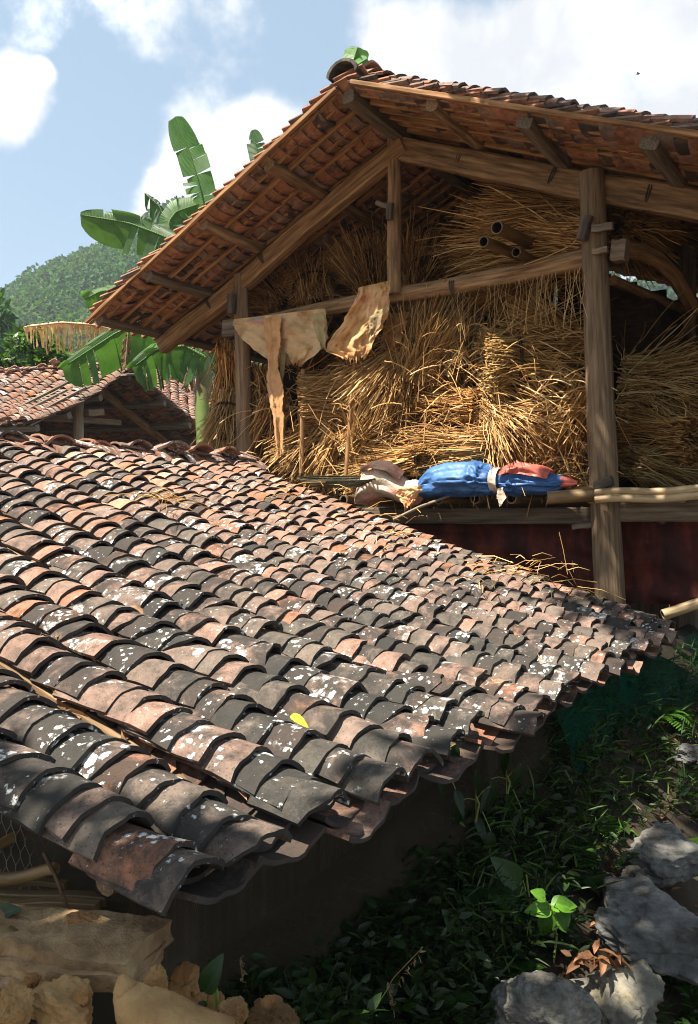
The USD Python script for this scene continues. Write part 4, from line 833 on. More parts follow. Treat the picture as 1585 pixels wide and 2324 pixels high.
yx, yy = np.meshgrid(np.linspace(-9, 14, 60), np.linspace(-16, -1.3, 50)); m = M(); grid(m, np.stack([yx, yy, ground_z(yx, yy) + .012], -1)); put(None, 'bounce_yard', m, 'bounce_earth', kind='structure')  # unseen pale ground, added to bounce sun onto the barn front

# ------------------------------------------------------------------ nets and wire at the near shed
EDGE = [(C[0] - .16) * 1.0, .95, 4.02]
def netsheet(parent, name, pts_top, pts_bot, matn, amp, seed, nu=60, nv=24, label=None, cat=None):
    pt, pb = np.array(pts_top, float), np.array(pts_bot, float)
    k = np.linspace(0, 1, nu); kt = np.linspace(0, 1, len(pt)); T_ = np.stack([np.interp(k, kt, pt[:, i]) for i in range(3)], 1); B_ = np.stack([np.interp(k, np.linspace(0, 1, len(pb)), pb[:, i]) for i in range(3)], 1)
    v = np.linspace(0, 1, nv)[:, None, None]; P = T_[None] * (1 - v) + B_[None] * v
    dist = np.concatenate([[0], np.cumsum(np.linalg.norm(np.diff(T_, axis=0), axis=1))])
    nrm = np.cross(np.gradient(P, axis=1), np.gradient(P, axis=0)); nrm /= np.linalg.norm(nrm, axis=2, keepdims=True) + 1e-9
    q = np.stack([dist[None] * 3.2 + 0 * v[..., 0], v[..., 0] * 1.2 + 0 * dist[None], 0 * dist[None] + seed + 0 * v[..., 0]], -1)
    P = P + nrm * ((meshkit.fbm(q, 4, seed) - .5) * amp * 2 * (.15 + np.sin(np.pi * np.clip(v[..., 0], 0, .9))))[..., None]
    lc = np.stack([np.broadcast_to(dist[None], P.shape[:2]), np.broadcast_to(-v[..., 0] * np.linalg.norm(T_ - B_, axis=1)[None], P.shape[:2]), 0 * P[..., 0]], -1)
    m = M(); grid(m, P, lc=lc); return put(parent, name, m, matn, label=label, cat=cat)
nx_ = C[0] - .17
t = thing('brown_netting', 'dark brown fine netting hung under the eave of the low shed', 'netting')
netsheet(t, 'eave_side', [(nx_, .93, 1.0), (nx_, 2.4, 1.0), (nx_, 3.55, 1.02)], [(nx_ + .04, .95, float(ground_z(nx_, .95)) - .05), (nx_ + .06, 2.4, .66), (nx_ + .05, 3.55, .78)], 'brown_net', .06, 3, nu=90)
netsheet(t, 'gable_side', [(-1.62, 1.0, 1.24), (nx_, .93, .99)], [(-1.62, 1.0, .55), (nx_ + .04, .95, .5)], 'brown_net', .03, 5, nu=30)
t = thing('green_netting', 'translucent green shade netting hung in folds at the far corner of the low shed', 'netting')
netsheet(t, 'sheet', [(nx_ + .10, 3.35, .98), (nx_ + .16, 3.9, 1.02), (nx_ + .40, 4.35, 1.06), (nx_ + .85, 4.6, 1.10)], [(nx_ + .20, 3.25, .60), (nx_ + .28, 3.8, .64), (nx_ + .5, 4.2, .6), (nx_ + .95, 4.5, .5)], 'green_net', .10, 8, nu=90)
netsheet(t, 'loose_fold', [(nx_ + .06, 2.7, .92), (nx_ + .10, 3.4, .96)], [(nx_ + .14, 2.75, .60), (nx_ + .22, 3.3, .62)], 'green_net', .07, 9, nu=40)
# bamboo pole by the corner
p0, p1 = atY(1505, 1396, 4.25), atY(1640, 1352, 4.4); m = M(); tube(m, np.linspace(p0, p1, 6), .028, sides=12, hollow=.7, tint=(1.25, 1.2, 1.1)); put(None, 'bamboo_pole_stub', m, 'bamboo', label='pale bamboo pole above the green netting at the right edge', cat='pole')
# hexagonal wire at the near end of the shed
t = thing('chicken_wire', 'hexagonal chicken wire across the open near end of the low shed', 'wire fence')
m = M(); o = np.array([-1.98, 1.0, .72]); e1 = np.array([1.0, -.02, 0]); e2 = np.array([0, 0, 1.0]); cw = .034; rows = 22; cols_ = 18
hw = .0165
for c in range(38):
    P = []
    for r in range(26):
        x = c * hw + hw * .47 * (-1) ** (r + c); P += [o + e1 * x + e2 * (r * .030), o + e1 * x + e2 * (r * .030 + .011)]
    P = np.array(P); P[:, 2] = np.minimum(P[:, 2], 1.92 - .341 * (P[:, 0] + 3.635) - .05); tube(m, P, .0008, sides=4, caps=False)
put(t, 'mesh', m, 'wire')
# ------------------------------------------------------------------ left pile: slats, sticks, mud bricks, lumps
GL = 'sticks and slats stacked under the near end of the low shed'
def stick(px0, py0, d0, px1, py1, d1, w, h, label, mt='bamboo', tint=(.8, .65, .45), rnd=False, seed=0, hollow=None):
    m = M(); p0, p1 = at(px0, py0, d0), at(px1, py1, d1)
    if rnd: tube(m, [p0 + (p1 - p0) * t + np.array([0, 0, .004 * math.sin(7 * t + seed)]) for t in np.linspace(0, 1, 9)], w / 2, sides=14, rough=.12, seed=seed, tint=tint, hollow=hollow)
    else: beam(m, p0, p1, w, h, n=8, wob=.004, seed=seed, tint=tint)
    put(None, 'stick' if rnd else 'wooden_slat', m, mt, label=label, cat='stick' if rnd else 'slat', group=GL)
stick(-60, 2000, 1.50, 128, 1976, 1.46, .022, .022, 'round stick on top of the pile below the chicken wire', rnd=True, seed=1)
stick(-60, 2012, 1.54, 150, 2002, 1.52, .018, .010, 'thin flat slat just under the round stick', seed=2, tint=(.55, .48, .36))
stick(-60, 2030, 1.50, 300, 2046, 1.44, .026, .018, 'grey slat running back under the roof edge', seed=3, tint=(.42, .36, .28))
stick(-60, 2058, 1.44, 170, 2074, 1.40, .026, .020, 'long straight slat in the middle of the pile', seed=4)
stick(165, 2074, 1.40, 268, 2086, 1.38, .024, .020, 'square-ended slat continuing the middle one', seed=5)
stick(36, 2096, 1.36, 200, 2108, 1.34, .030, .022, 'broad slat above the mud brick slab', seed=6)
stick(160, 2100, 1.38, 282, 2112, 1.36, .022, .018, 'short slat behind the round clod', seed=7)
stick(150, 2122, 1.36, 304, 2132, 1.34, .020, .014, 'lowest thin slat ending right of the round clod', seed=8, tint=(.6, .5, .38))
stick(10, 2120, 1.24, 116, 2158, 1.20, .024, .006, 'split grey bamboo strip lying on the slab', seed=9, tint=(.8, .74, .6))
stick(-40, 1932, 1.62, 75, 1888, 1.70, .022, .02, 'stick slanting up behind the chicken wire', rnd=True, seed=10)
stick(-60, 2046, 1.46, 226, 2060, 1.40, .020, .012, 'narrow weathered slat just above the long straight one', seed=12, tint=(.5, .42, .32))
stick(-60, 2084, 1.38, 130, 2094, 1.34, .020, .014, 'short dark slat under the long straight one', seed=13, tint=(.45, .36, .26))
stick(100, 1930, 1.40, 168, 2096, 1.36, .007, .007, 'dry twig hanging from the roof edge over the pile', mt='bark', rnd=True, seed=11, tint=(2, 1.6, 1.2))
GS = 'mud brick slabs at the bottom left'
def slab(pa, pb, da, db, hh, dep, label, seed, groove=0.0):
    """a moulded mud slab whose front top edge runs between two pixels: six rough faces"""
    a, b = at(*pa, da), at(*pb, db); ax_ = unit(b - a); back = unit(np.cross([0, 0, 1.0], ax_)); back = back if back @ FWD > 0 else -back; L = np.linalg.norm(b - a); up_ = np.array([0, 0, 1.0]); m = M()
    def face(o, e1, e2, n1, n2, flip):
        s, t = np.meshgrid(np.linspace(0, 1, n1), np.linspace(0, 1, n2)); Q = o + s[..., None] * e1 + t[..., None] * e2
        n3 = lambda k: np.stack([meshkit.fbm(Q * 11 + seed + k * 9, 4, seed + k) - .5 for k in range(3)], -1)
        hz = (Q - a) @ -up_ / hh; in_ = np.exp(-((hz - .62) / .10) ** 2) * groove * (np.abs((Q - a) @ back) < .02)
        Q2 = Q + n3(0) * .034 + np.stack([meshkit.fbm(Q * 50 + k, 3, seed + 5 + k) - .5 for k in range(3)], -1) * .008 + in_[..., None] * back
        grid(m, Q2, (1, 1, 1), Q, flip=flip)
    face(a, ax_ * L, -up_ * hh, 70, 16, False); face(a + back * dep, ax_ * L, -back * dep, 70, 16, False); face(b, back * dep, -up_ * hh, 18, 14, False); face(a + back * dep, -back * dep, -up_ * hh, 12, 10, False); face(a - up_ * hh, ax_ * L, back * dep, 20, 6, False); face(b + back * dep, -ax_ * L, -up_ * hh, 20, 6, False)
    return put(None, 'mud_slab', m, 'mud', label=label, cat='mud brick', group=GS)
slab((-130, 2122), (286, 2190), 1.24, 1.13, .034, .125, 'long moulded mud slab lying across the rubble at the lower left', 3, .006)
slab((-130, 2172), (270, 2226), 1.23, 1.12, .030, .12, 'second mud slab directly under the long moulded one', 6, .010)
GC = 'broken mud lumps at the lower left'
def clod(px, py, d, sx, sy, sz, label, seed, tint=(1, 1, 1), cut=9, sub=5, rough=.62, rot=0.0, name='mud_lump', mt='mud', cat='mud lump', group=GC):
    m = M(); rock_mesh(m, at(px, py, d), (sx * d / FPX, sy * d / FPX, sz * d / FPX), seed, sub=sub, rough=rough, cut=cut, tint=tint, rot=rot); put(None, name, m, mt, label=label, cat=cat, group=group)
clod(182, 2108, 1.26, 52, 46, 38, 'round reddish clod sitting on the slats', 1, (1, .78, .6), cut=3, rough=.22)
clod(120, 2102, 1.30, 24, 20, 22, 'crumbly clod left of the round one', 2, (1, .8, .6))
clod(348, 2234, 1.14, 38, 34, 48, 'upright brown lump right of the slabs', 3, (1, .85, .65))
clod(425, 2245, 1.20, 55, 44, 56, 'broad brown lump behind the curved piece', 4, (.85, .7, .5))
clod(160, 2300, 1.08, 120, 80, 70, 'big flat-topped lump below the slabs', 5, (1.05, .95, .75), cut=8)
clod(28, 2290, 1.06, 50, 50, 60, 'lump at the bottom left corner', 6, (1, .9, .7))
clod(70, 2235, 1.12, 26, 26, 22, 'small lump wedged under the slabs', 7, (.9, .7, .5))
clod(535, 2310, 1.10, 40, 34, 44, 'small pale lump at the bottom, right of the curved piece', 8, (.85, .75, .6))
clod(620, 2320, 1.18, 62, 50, 52, 'dark lump at the bottom, furthest right of the mud lumps', 9, (.45, .38, .3))
clod(190, 2262, 1.06, 32, 22, 16, 'crumb of mud lying on the flat-topped lump', 10, (1, .8, .55))
clod(470, 2290, 1.16, 46, 40, 50, 'dark lump under the shaded leaf', 11, (.6, .5, .38))
# the curved horn-shaped piece
m = M(); c = [at(275, 2215, 1.05), at(285, 2250, 1.05), at(310, 2290, 1.04), at(360, 2325, 1.03), at(430, 2350, 1.03), at(520, 2368, 1.04)]
tube(m, np.array([np.array([np.interp(s, np.linspace(0, 1, 6), [q[i] for q in c]) for i in range(3)]) for s in np.linspace(0, 1, 26)]), np.interp(np.linspace(0, 1, 26), [0, .1, .35, .6, 1], [.004, .012, .028, .038, .028]), sides=20, rough=.22, seed=5, tint=(1.1, 1.0, .8)); put(None, 'curved_mud_piece', m, 'mud', label='curved horn-shaped mud piece with a pointed end at the bottom left', cat='mud lump', group=GC)
# ------------------------------------------------------------------ rocks at the lower right
GR = 'limestone rocks at the lower right'
def rock(px, py, d, sx, sy, sz, label, seed, **k): clod(px, py, d, sx, sy, sz, label, seed, name='rock', mt='limestone', cat='rock', group=GR, **k)
rock(1495, 2120, 2.06, 200, 150, 115, 'large dark grey boulder with a diagonal cleft at the right edge', 21, cut=9, sub=5, rough=.5, rot=-.5)
rock(1400, 2260, 1.86, 118, 110, 105, 'rounded grey and yellowish boulder at the bottom right', 22, cut=8, sub=5, rough=.5, tint=(1.05, 1.0, .85))
rock(1240, 2320, 1.74, 130, 100, 100, 'pale sunlit boulder at the bottom edge, left of the yellowish one', 23, cut=7, sub=5, rough=.5, tint=(1.2, 1.17, 1.08))
rock(1520, 1945, 2.42, 118, 90, 66, 'flat pitted grey rock behind the large boulder', 24, cut=8, sub=5, rough=.4, tint=(1.05, 1.03, .98))
rock(1560, 1712, 3.1, 36, 34, 22, 'small grey rock half hidden in weeds at the right edge', 25)
rock(1440, 2005, 2.32, 60, 50, 34, 'small low rock between the flat rock and the large boulder', 26, tint=(.8, .75, .65))
rock(1100, 2335, 1.76, 50, 40, 30, 'little dark stone left of the pale boulder', 27, tint=(.6, .6, .58))
# ------------------------------------------------------------------ far sheds
def far_shed(name, label, apex, ridge_dir, ridge_len, gdir, hw_near, hw_far, drop_n, drop_f, ncol, nrow, seed):
    rs = np.random.RandomState(seed); T = thing(name, label, 'shed')
    apex = np.asarray(apex, float); rd = unit(ridge_dir); gd = unit(gdir); R1 = apex + rd * ridge_len; z = np.array([0, 0, 1.0])
    En, Ef = apex - gd * hw_near - z * drop_n, apex + gd * hw_far - z * drop_f
    near = Patch(apex, R1, En + rd * ridge_len, En, sag=.08); far = Patch(R1, apex, Ef, Ef + rd * ridge_len, sag=.05)
    tone = lambda a, b, r_, cx: np.array([np.clip(r_.normal(.60, .12), 0, 1), np.clip(r_.normal(.30, .08), 0, 1), np.clip(r_.normal(.40, .2), 0, .8) if cx else .1])
    Tf = tile_template(6, 1, True)
    emit_tiles(T, 'cover_tile', lay_tiles(near, ncol, nrow, 'cover', tone, rs, Tf[0], .25, L=.19, w=.205, rise=.055, warp=.006), Tf[1])
    emit_tiles(T, 'pan_tile', lay_tiles(near, ncol, nrow, 'pan', tone, rs, Tf[0], .25, L=.19, w=.215, rise=.04), Tf[1], only_stuff=True)
    emit_tiles(T, 'far_slope_tile', lay_tiles(far, ncol, nrow, 'pan', under_tone, rs, Tf[0], .25, L=.2, w=.24, rise=.045) + lay_tiles(far, ncol, nrow // 2, 'cover', tone, rs, Tf[0], .25, L=.3, w=.22, rise=.05), Tf[1], only_stuff=True)
    y = 0; m = M()
    while y < ridge_len:
        q = tile_shape(Tf[0], .22, .22, .05, .012, True, rs); ey = rd; ex = unit(np.cross(ey, z)); tl = -.12; e2 = ey * math.cos(tl) + z * math.sin(tl); n2 = z * math.cos(tl) - ey * math.sin(tl)
        m = M(); m.add(apex + rd * y + z * .10 + q[:, :1] * ex + q[:, 1:2] * e2 + q[:, 2:] * n2, Tf[1], q + rs.rand(3) * 40, tone(0, 0, rs, True)); put(T, 'ridge_tile', m, 'roof_clay'); y += rs.uniform(.11, .16)
    for P_, sgn in ((near, 1), (far, -1)):
        for k in range(ncol * 2 + 1):
            a = k / (ncol * 2); n_ = P_.frame(a, .5)[2]; m = M(); beam(m, P_.P(a, .01) - n_ * .012, P_.P(a, .99) - n_ * .012, .045, .025, up=n_, n=5, seed=k); put(T, 'batten', m, 'grey_timber')
        for b in (.06, .36, .66, .94):
            n_ = P_.frame(.5, b)[2]; m = M(); q0, q1 = P_.P(0, b), P_.P(1, b); beam(m, q0 - n_ * .075, q1 - n_ * .075, .09, .09, up=n_, n=8, seed=int(b * 50)); put(T, 'purlin', m, 'grey_timber')
    # gable frame set back from the verge
    sb = rd * .75
    for e, hw, dr in ((-1, hw_near, drop_n), (1, hw_far, drop_f)):
        m = M(); beam(m, apex + sb - z * .17, apex + sb + gd * e * hw * .95 - z * (dr * .95 + .17), .09, .11, n=6, seed=5, tint=(1.1, 1, .9)); put(T, 'rafter', m, 'timber')
    m = M(); tube(m, [apex + sb * .6 - z * .05 - gd * .55, apex + sb * .6 - z * 2.6 - gd * .52], .075, rough=.1, seed=4, tint=(2.0, 1.9, 1.75)); put(T, 'king_post', m, 'grey_timber')
    m = M(); beam(m, apex + sb - gd * hw_near * .72 - z * .80, apex + sb + gd * hw_far * .3 - z * .74, .09, .09, n=6, seed=8, tint=(1.5, 1.3, 1.1)); put(T, 'tie_beam', m, 'grey_timber')
    m = M(); beam(m, apex + sb * .45 - gd * .50 - z * .70, apex + sb * .45 - gd * .22 - z * .66, .08, .10, n=3, seed=9, tint=(1.6, 1.4, 1.2)); put(T, 'tie_beam_end', m, 'grey_timber')
    m = M(); beam(m, apex - rd * .10 - gd * .30 - z * .13, apex - rd * .05 + gd * .12 - z * .07, .12, .03, n=3, seed=10, tint=(2, 1.9, 1.8)); put(T, 'loose_board', m, 'grey_timber')
    for e, hw, dr in ((-1, hw_near, drop_n), (1, hw_far, drop_f)):
        for s in (.75, ridge_len - .4):
            c = apex + rd * s + gd * e * hw * .86; m = M(); tube(m, [[c[0], c[1], 0], [c[0], c[1], c[2] - dr * .86 - .12]], .08, rough=.08, seed=2); put(T, 'post', m, 'grey_timber')
    # boarded back so that the inside is dark
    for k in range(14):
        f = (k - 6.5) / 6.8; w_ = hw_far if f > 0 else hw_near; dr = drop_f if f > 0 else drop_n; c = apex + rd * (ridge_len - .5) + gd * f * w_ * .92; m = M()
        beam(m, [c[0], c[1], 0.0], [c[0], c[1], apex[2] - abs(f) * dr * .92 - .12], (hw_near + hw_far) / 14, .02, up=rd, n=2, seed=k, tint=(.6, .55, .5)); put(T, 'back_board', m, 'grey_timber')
    return T
apx = at(303, 838, 12.4)
c_n, c_f = at(64, 966, 10.95), at(492, 1002, 13.95)
gd_ = unit((c_f - c_n) * [1, 1, 0]); rd_ = RIGHT * -.95 + FWD * .30
far_shed('weathered_tiled_shed', 'sunlit tiled shed with a dark open gable beyond the left end of the low roof', apx, rd_, 4.6, gd_, abs((apx - c_n) @ gd_), abs((c_f - apx) @ gd_), apx[2] - c_n[2], apx[2] - c_f[2], 17, 27, 41)
# a roof farther back, pinkish, seen between the shed and the banana stem
T = thing('distant_tiled_house', 'pinkish tiled roof of a house farther back, beside the banana stem', 'house')
a_, b_ = at(330, 845, 19.5), at(640, 905, 22.5); dn = np.array([RIGHT[0], RIGHT[1], 0]) * .6 - FWD * 2.6 - np.array([0, 0, 1.35])
HP = Patch(a_, b_, b_ + dn, a_ + dn); rs = np.random.RandomState(5)
tn = lambda a, b, r_, cx: np.array([np.clip(r_.normal(.66, .08), 0, 1), .22, .55])
emit_tiles(T, 'cover_tile', lay_tiles(HP, 18, 26, 'cover', tn, rs, TPL_FAR[0], .25, L=.2, w=.21, rise=.05), TPL_FAR[1]); emit_tiles(T, 'pan_tile', lay_tiles(HP, 18, 26, 'pan', tn, rs, TPL_FAR[0], .25, L=.2, w=.22, rise=.04), TPL_FAR[1], only_stuff=True)
m = M(); bk = -dn * [1, 1, -1]; grid(m, np.array([[a_, b_], [a_ + bk, b_ + bk]])); put(T, 'back_slope', m, 'roof_clay')
for (p, q) in ((a_ + dn * .9, b_ + dn * .9), (a_, a_ + dn * .9), (b_, b_ + dn * .9)):
    m = M(); p2, q2 = p - [0, 0, .12], q - [0, 0, .12]; grid(m, np.array([[p2, q2], [p2 * [1, 1, 0], q2 * [1, 1, 0]]])); put(T, 'wall', m, 'mud')

# ------------------------------------------------------------------ banana plants
def banana_leaf(parent, pts, d, width, roll, seed, tears=8, fold=.5, droop=.0, tint=(1, 1, 1), label=None, gap=.006, dry=False, d1=None, stem=True, tipw=.25, basew=.35):
    """a banana leaf along pixel points pts (base to tip) at distance d; each half is torn into lobes that hang on the midrib"""
    rs = np.random.RandomState(seed); d1 = d if d1 is None else d1
    c = np.array([at(p[0], p[1], d + (d1 - d) * i / (len(pts) - 1)) for i, p in enumerate(pts)]); k = np.linspace(0, 1, len(c)); N = 60; t = np.linspace(0, 1, N)
    from numpy import interp
    C_ = np.stack([interp(t, k, c[:, i]) for i in range(3)], 1)
    for _ in range(4): C_[1:-1] = (C_[:-2] + 2 * C_[1:-1] + C_[2:]) / 4
    T_ = np.gradient(C_, axis=0); T_ = unit_rows(T_); view = unit_rows(C_ - EYE)
    S0 = unit_rows(np.cross(T_, view)); U0 = np.cross(S0, T_)
    W = width * d / FPX / 2; prof = np.minimum(1, basew + (1 - basew) * np.minimum(1, t / .18)) * np.where(t > .72, np.sqrt(np.maximum(0, 1 - ((t - .72) / .28) ** 2 * (1 - tipw ** 2))), 1)
    L_ = np.linalg.norm(np.diff(C_, axis=0), axis=1).sum(); m = M()
    for side in (1, -1):
        cuts = np.sort(rs.uniform(.06, .97, int(tears * 1.6))); edges = np.concatenate([[0], cuts, [1]])
        for a, b in zip(edges[:-1], edges[1:]):
            if b - a < .004: continue
            n_ = max(3, int((b - a) * 34)); s = np.linspace(a, b, n_); da = rs.normal() * .24; sl = rs.normal() * .05; lw = rs.uniform(.9, 1.04)
            rows = []
            for x_, q in ((0, 0), (.33, .33), (.66, .66), (1.0, 1.0)):
                g = gap * (b - a) * x_ * 6; sp = np.clip(np.linspace(a + g * .4, b - g, n_), 0, 1)
                ct = np.stack([interp(sp, t, C_[:, i]) for i in range(3)], 1); St = unit_rows(np.stack([interp(sp, t, S0[:, i]) for i in range(3)], 1)); Ut = unit_rows(np.stack([interp(sp, t, U0[:, i]) for i in range(3)], 1)); Tt = unit_rows(np.stack([interp(sp, t, T_[:, i]) for i in range(3)], 1)); w_ = interp(sp, t, prof) * W * lw
                an = roll + side * (fold + da * x_) ; dirv = St * side * math.cos(an) + Ut * math.sin(an) * side if False else St * side * math.cos(roll + side * (fold + da * x_)) + Ut * math.sin(roll * side + fold + da * x_)
                q_ = ct + dirv * (w_ * x_)[:, None] + Tt * (w_ * x_ * (.22 + sl))[:, None] - np.array([0, 0, 1.0]) * (droop * w_ * x_ ** 2)[:, None]
                if dry: q_ = q_ + rs.normal(size=(n_, 3)) * .012 * x_
                rows.append(q_)
            P = np.stack(rows); lc = np.stack([np.broadcast_to((s * L_)[None], P.shape[:2]) * 2.2, np.broadcast_to(np.array([0, .33, .66, 1.])[:, None], P.shape[:2]) * side, np.full(P.shape[:2], seed * 1.0)], -1)
            grid(m, P, np.array(tint) * rs.uniform(.88, 1.1), lc, flip=side > 0)
    lf = put(parent, 'leaf', m, 'dry_leaf' if dry else 'banana_leaf', label=label)
    m = M(); tube(m, C_[::3], np.linspace(.020, .005, len(C_[::3])) * (width / 80) * d / 10, sides=6, caps=False, tint=(1.9, 1.7, 1.3) if not dry else (1, 1, 1)); put(lf, 'midrib', m, 'banana_leaf' if not dry else 'dry_leaf')
    return lf
T = thing('banana_plant', 'tall banana plant behind the left eave of the barn with torn leaves against the sky', 'banana plant', 'banana plants behind the barn')
def stem(parent, pts, d, r0, r1, seed, tint=(1, 1, 1)):
    P = np.array([at(*p, d) for p in pts]); g = P[-1].copy(); g[2] = 0; P = np.vstack([P, g]) if P[-1][2] > .1 else P
    k = np.linspace(0, 1, len(P)); t = np.linspace(0, 1, 24); Q = np.stack([np.interp(t, k, P[:, i]) for i in range(3)], 1)
    m = M(); tube(m, Q, np.linspace(r1, r0, 24), sides=14, rough=.12, seed=seed, tint=tint); put(parent, 'stem', m, 'banana_stem')
stem(T, [(428, 560), (445, 700), (462, 820), (470, 960)], 11.5, .13, .07, 3)
banana_leaf(T, [(462, 470), (452, 420), (430, 345), (398, 264)], 11.5, 74, .25, 1, tears=5, fold=.35, label='upright leaf standing against the sky', gap=.008, tipw=.5, tint=(1.15, 1.35, .8))
banana_leaf(T, [(420, 560), (370, 535), (290, 505), (182, 487)], 11.3, 92, -.1, 2, tears=6, fold=.30, droop=.5, label='wide leaf reaching out level to the left', gap=.006, tint=(1.15, 1.05, 1.1))
banana_leaf(T, [(395, 560), (385, 515), (362, 468), (328, 438)], 11.9, 50, .2, 3, tears=14, fold=.5, droop=1.0, label='narrow leaf with a ragged dark hanging edge', gap=.06, tint=(.7, .75, .65))
banana_leaf(T, [(385, 540), (385, 500), (400, 480), (452, 462)], 11.8, 66, .2, 4, tears=4, fold=.4, label='short leaf behind the roof edge', tint=(1.2, 1.15, 1))
banana_leaf(T, [(330, 660), (280, 655), (230, 660), (192, 678)], 11.6, 66, -.2, 5, tears=5, fold=.4, droop=.6, label='small leaf low beside the eave', tint=(1.2, 1.25, 1.0))
banana_leaf(T, [(600, 420), (590, 370), (574, 294)], 12.5, 44, .2, 6, tears=2, fold=.35, label='leaf tip beyond the roof edge', tint=(.95, 1, 1))
banana_leaf(T, [(300, 760), (220, 738), (140, 732), (52, 742)], 12.2, 62, .0, 7, tears=26, fold=.7, droop=1.3, label='withered straw-coloured leaf hanging in shreds', dry=True, gap=.08, tint=(1.35, 1.3, 1.15))
T = thing('banana_plant', 'lower banana plant beside the barn post, with broad arching leaves above the far shed', 'banana plant', 'banana plants behind the barn')
stem(T, [(462, 810), (462, 880), (468, 985)], 11.2, .15, .10, 9, tint=(.95, 1.05, .9))
banana_leaf(T, [(452, 815), (380, 760), (280, 745), (140, 835)], 11.0, 100, .1, 11, tears=12, fold=.35, droop=.9, label='broad leaf arching down to the left', gap=.010, tint=(1.05, 1.1, .95))
banana_leaf(T, [(470, 812), (420, 785), (360, 790), (300, 835)], 10.7, 96, .1, 12, tears=12, fold=.30, droop=.9, label='broad leaf in front, arching over the far gable', gap=.010)
banana_leaf(T, [(455, 805), (400, 770), (340, 760), (290, 775)], 11.6, 90, .3, 13, tears=7, fold=.3, droop=.7, tint=(.65, .8, .7), label='dark shaded leaf behind')
banana_leaf(T, [(458, 810), (490, 790), (540, 800)], 11.6, 80, .2, 14, tears=5, fold=.3, droop=.6)
for (pp, sd) in (([(290, 755), (288, 790), (284, 835)], 21), ([(425, 830), (432, 860), (418, 880)], 22), ([(486, 880), (488, 920), (480, 950)], 23)):
    banana_leaf(T, pp, 10.9, 26, .2, sd, tears=6, fold=.8, droop=1.0, dry=True, gap=.06, label='shrivelled brown leaf hanging down', tint=(.62, .5, .42))
T = thing('banana_plant', 'banana plant whose bright young leaf peeks over the barn ridge', 'banana plant', 'banana plants behind the barn')
stem(T, [(812, 260), (812, 500)], 13.5, .13, .06, 8)
banana_leaf(T, [(786, 200), (794, 165), (806, 125), (812, 106)], 12.6, 66, .3, 31, tears=2, fold=.45, tint=(1.2, 1.6, .6), label='bright green leaf tip')
banana_leaf(T, [(784, 178), (806, 150), (834, 132)], 12.4, 46, .5, 32, tears=1, fold=.4, tint=(.95, 1.5, .5))

# ------------------------------------------------------------------ hill, forest, trees
hp_x = np.linspace(-2600, 4200, 150)
crest = np.interp(hp_x, [-2600, -1200, -500, -150, 0, 60, 130, 200, 270, 330, 420, 520, 700, 1100, 1700, 2600, 4200], [700, 640, 720, 800, 745, 700, 655, 628, 592, 556, 520, 500, 520, 600, 700, 640, 760])
rowsd = [(70, 0.0), (95, .10), (120, .30), (150, .56), (180, .80), (205, .95), (225, 1.0), (260, .93), (330, .5), (420, .0)]
P = np.zeros((len(rowsd), len(hp_x), 3))
for i, (d, f) in enumerate(rowsd):
    for j, x in enumerate(hp_x):
        q = at(x, CYP, d); zc = 1.6 + (CYP - crest[j]) / FPX * 225; P[i, j] = (q[0], q[1], -.3 + (zc - 1.6) * f + 1.6 * f)
nn_ = (meshkit.fbm(P * .02, 4, 6) - .5); P[..., 2] += nn_ * 14 * np.array([0, .5, 1, 1, .8, .3, .1, .5, .5, 0])[:, None]
m = M(); grid(m, P, lc=P * .3); put(None, 'hill', m, 'far_leaf', kind='structure')
def crown_mesh(seed, sub=3, n=0):
    s = trimesh.creation.icosphere(sub); v = np.array(s.vertices); v = v * (1 + .55 * (meshkit.fbm(v * 1.6 + seed, 3, seed)[:, None] - .5) + .45 * (meshkit.fbm(v * 5 + seed, 2, seed)[:, None] - .5)); v[:, 2] = v[:, 2] * .85 + .5
    return v, np.array(s.faces)
def leaf_cloud(n, seed, L=.3, W=.22, lumps=7, tint=(1, 1, 1), flatz=.8):
    """a crown of leaves: lumps of leaves with gaps between, unit size"""
    rs = np.random.RandomState(seed); c = unit_rows(rs.normal(size=(lumps, 3))) * rs.uniform(.35, .75, (lumps, 1)) * [1, 1, flatz]; r = rs.uniform(.28, .5, lumps)
    k = rs.randint(lumps, size=n); d = unit_rows(rs.normal(size=(n, 3))); q = c[k] + d * (r[k] * rs.uniform(.55, 1.05, n))[:, None]
    m = M(); leaves(m, q, d + rs.normal(size=(n, 3)) * .7 - [0, 0, .3], L * rs.uniform(.6, 1.2, n), W * rs.uniform(.7, 1.2, n), np.array(tint) * rs.uniform(.6, 1.35, (n, 1)), seed=seed + 1, roll=1.2)
    return m
protos = []
scope = UsdGeom.Scope.Define(stage, '/World/forest_on_hill_kinds') if False else None
fi = UsdGeom.PointInstancer.Define(stage, '/World/forest'); setd(fi.GetPrim(), 'hazy green woodland covering the hillside at the left', 'forest', None, 'stuff')
for k in range(5):
    m = leaf_cloud(900, 300 + k, L=.20, W=.17, lumps=11, tint=[(1.0, 1.05, .9), (.85, 1, .8), (1.25, 1.15, .8), (.75, .95, .85), (1.05, 1.0, .7)][k])
    cv, cf = crown_mesh(k, 2); m.add(cv * .62 - [0, 0, .3], cf, None, (.45, .5, .45))
    protos.append(put(fi.GetPrim(), 'tree_crown', m, 'far_leaf').GetPath())
rs = np.random.RandomState(17); pos, idx, sc, rots = [], [], [], []
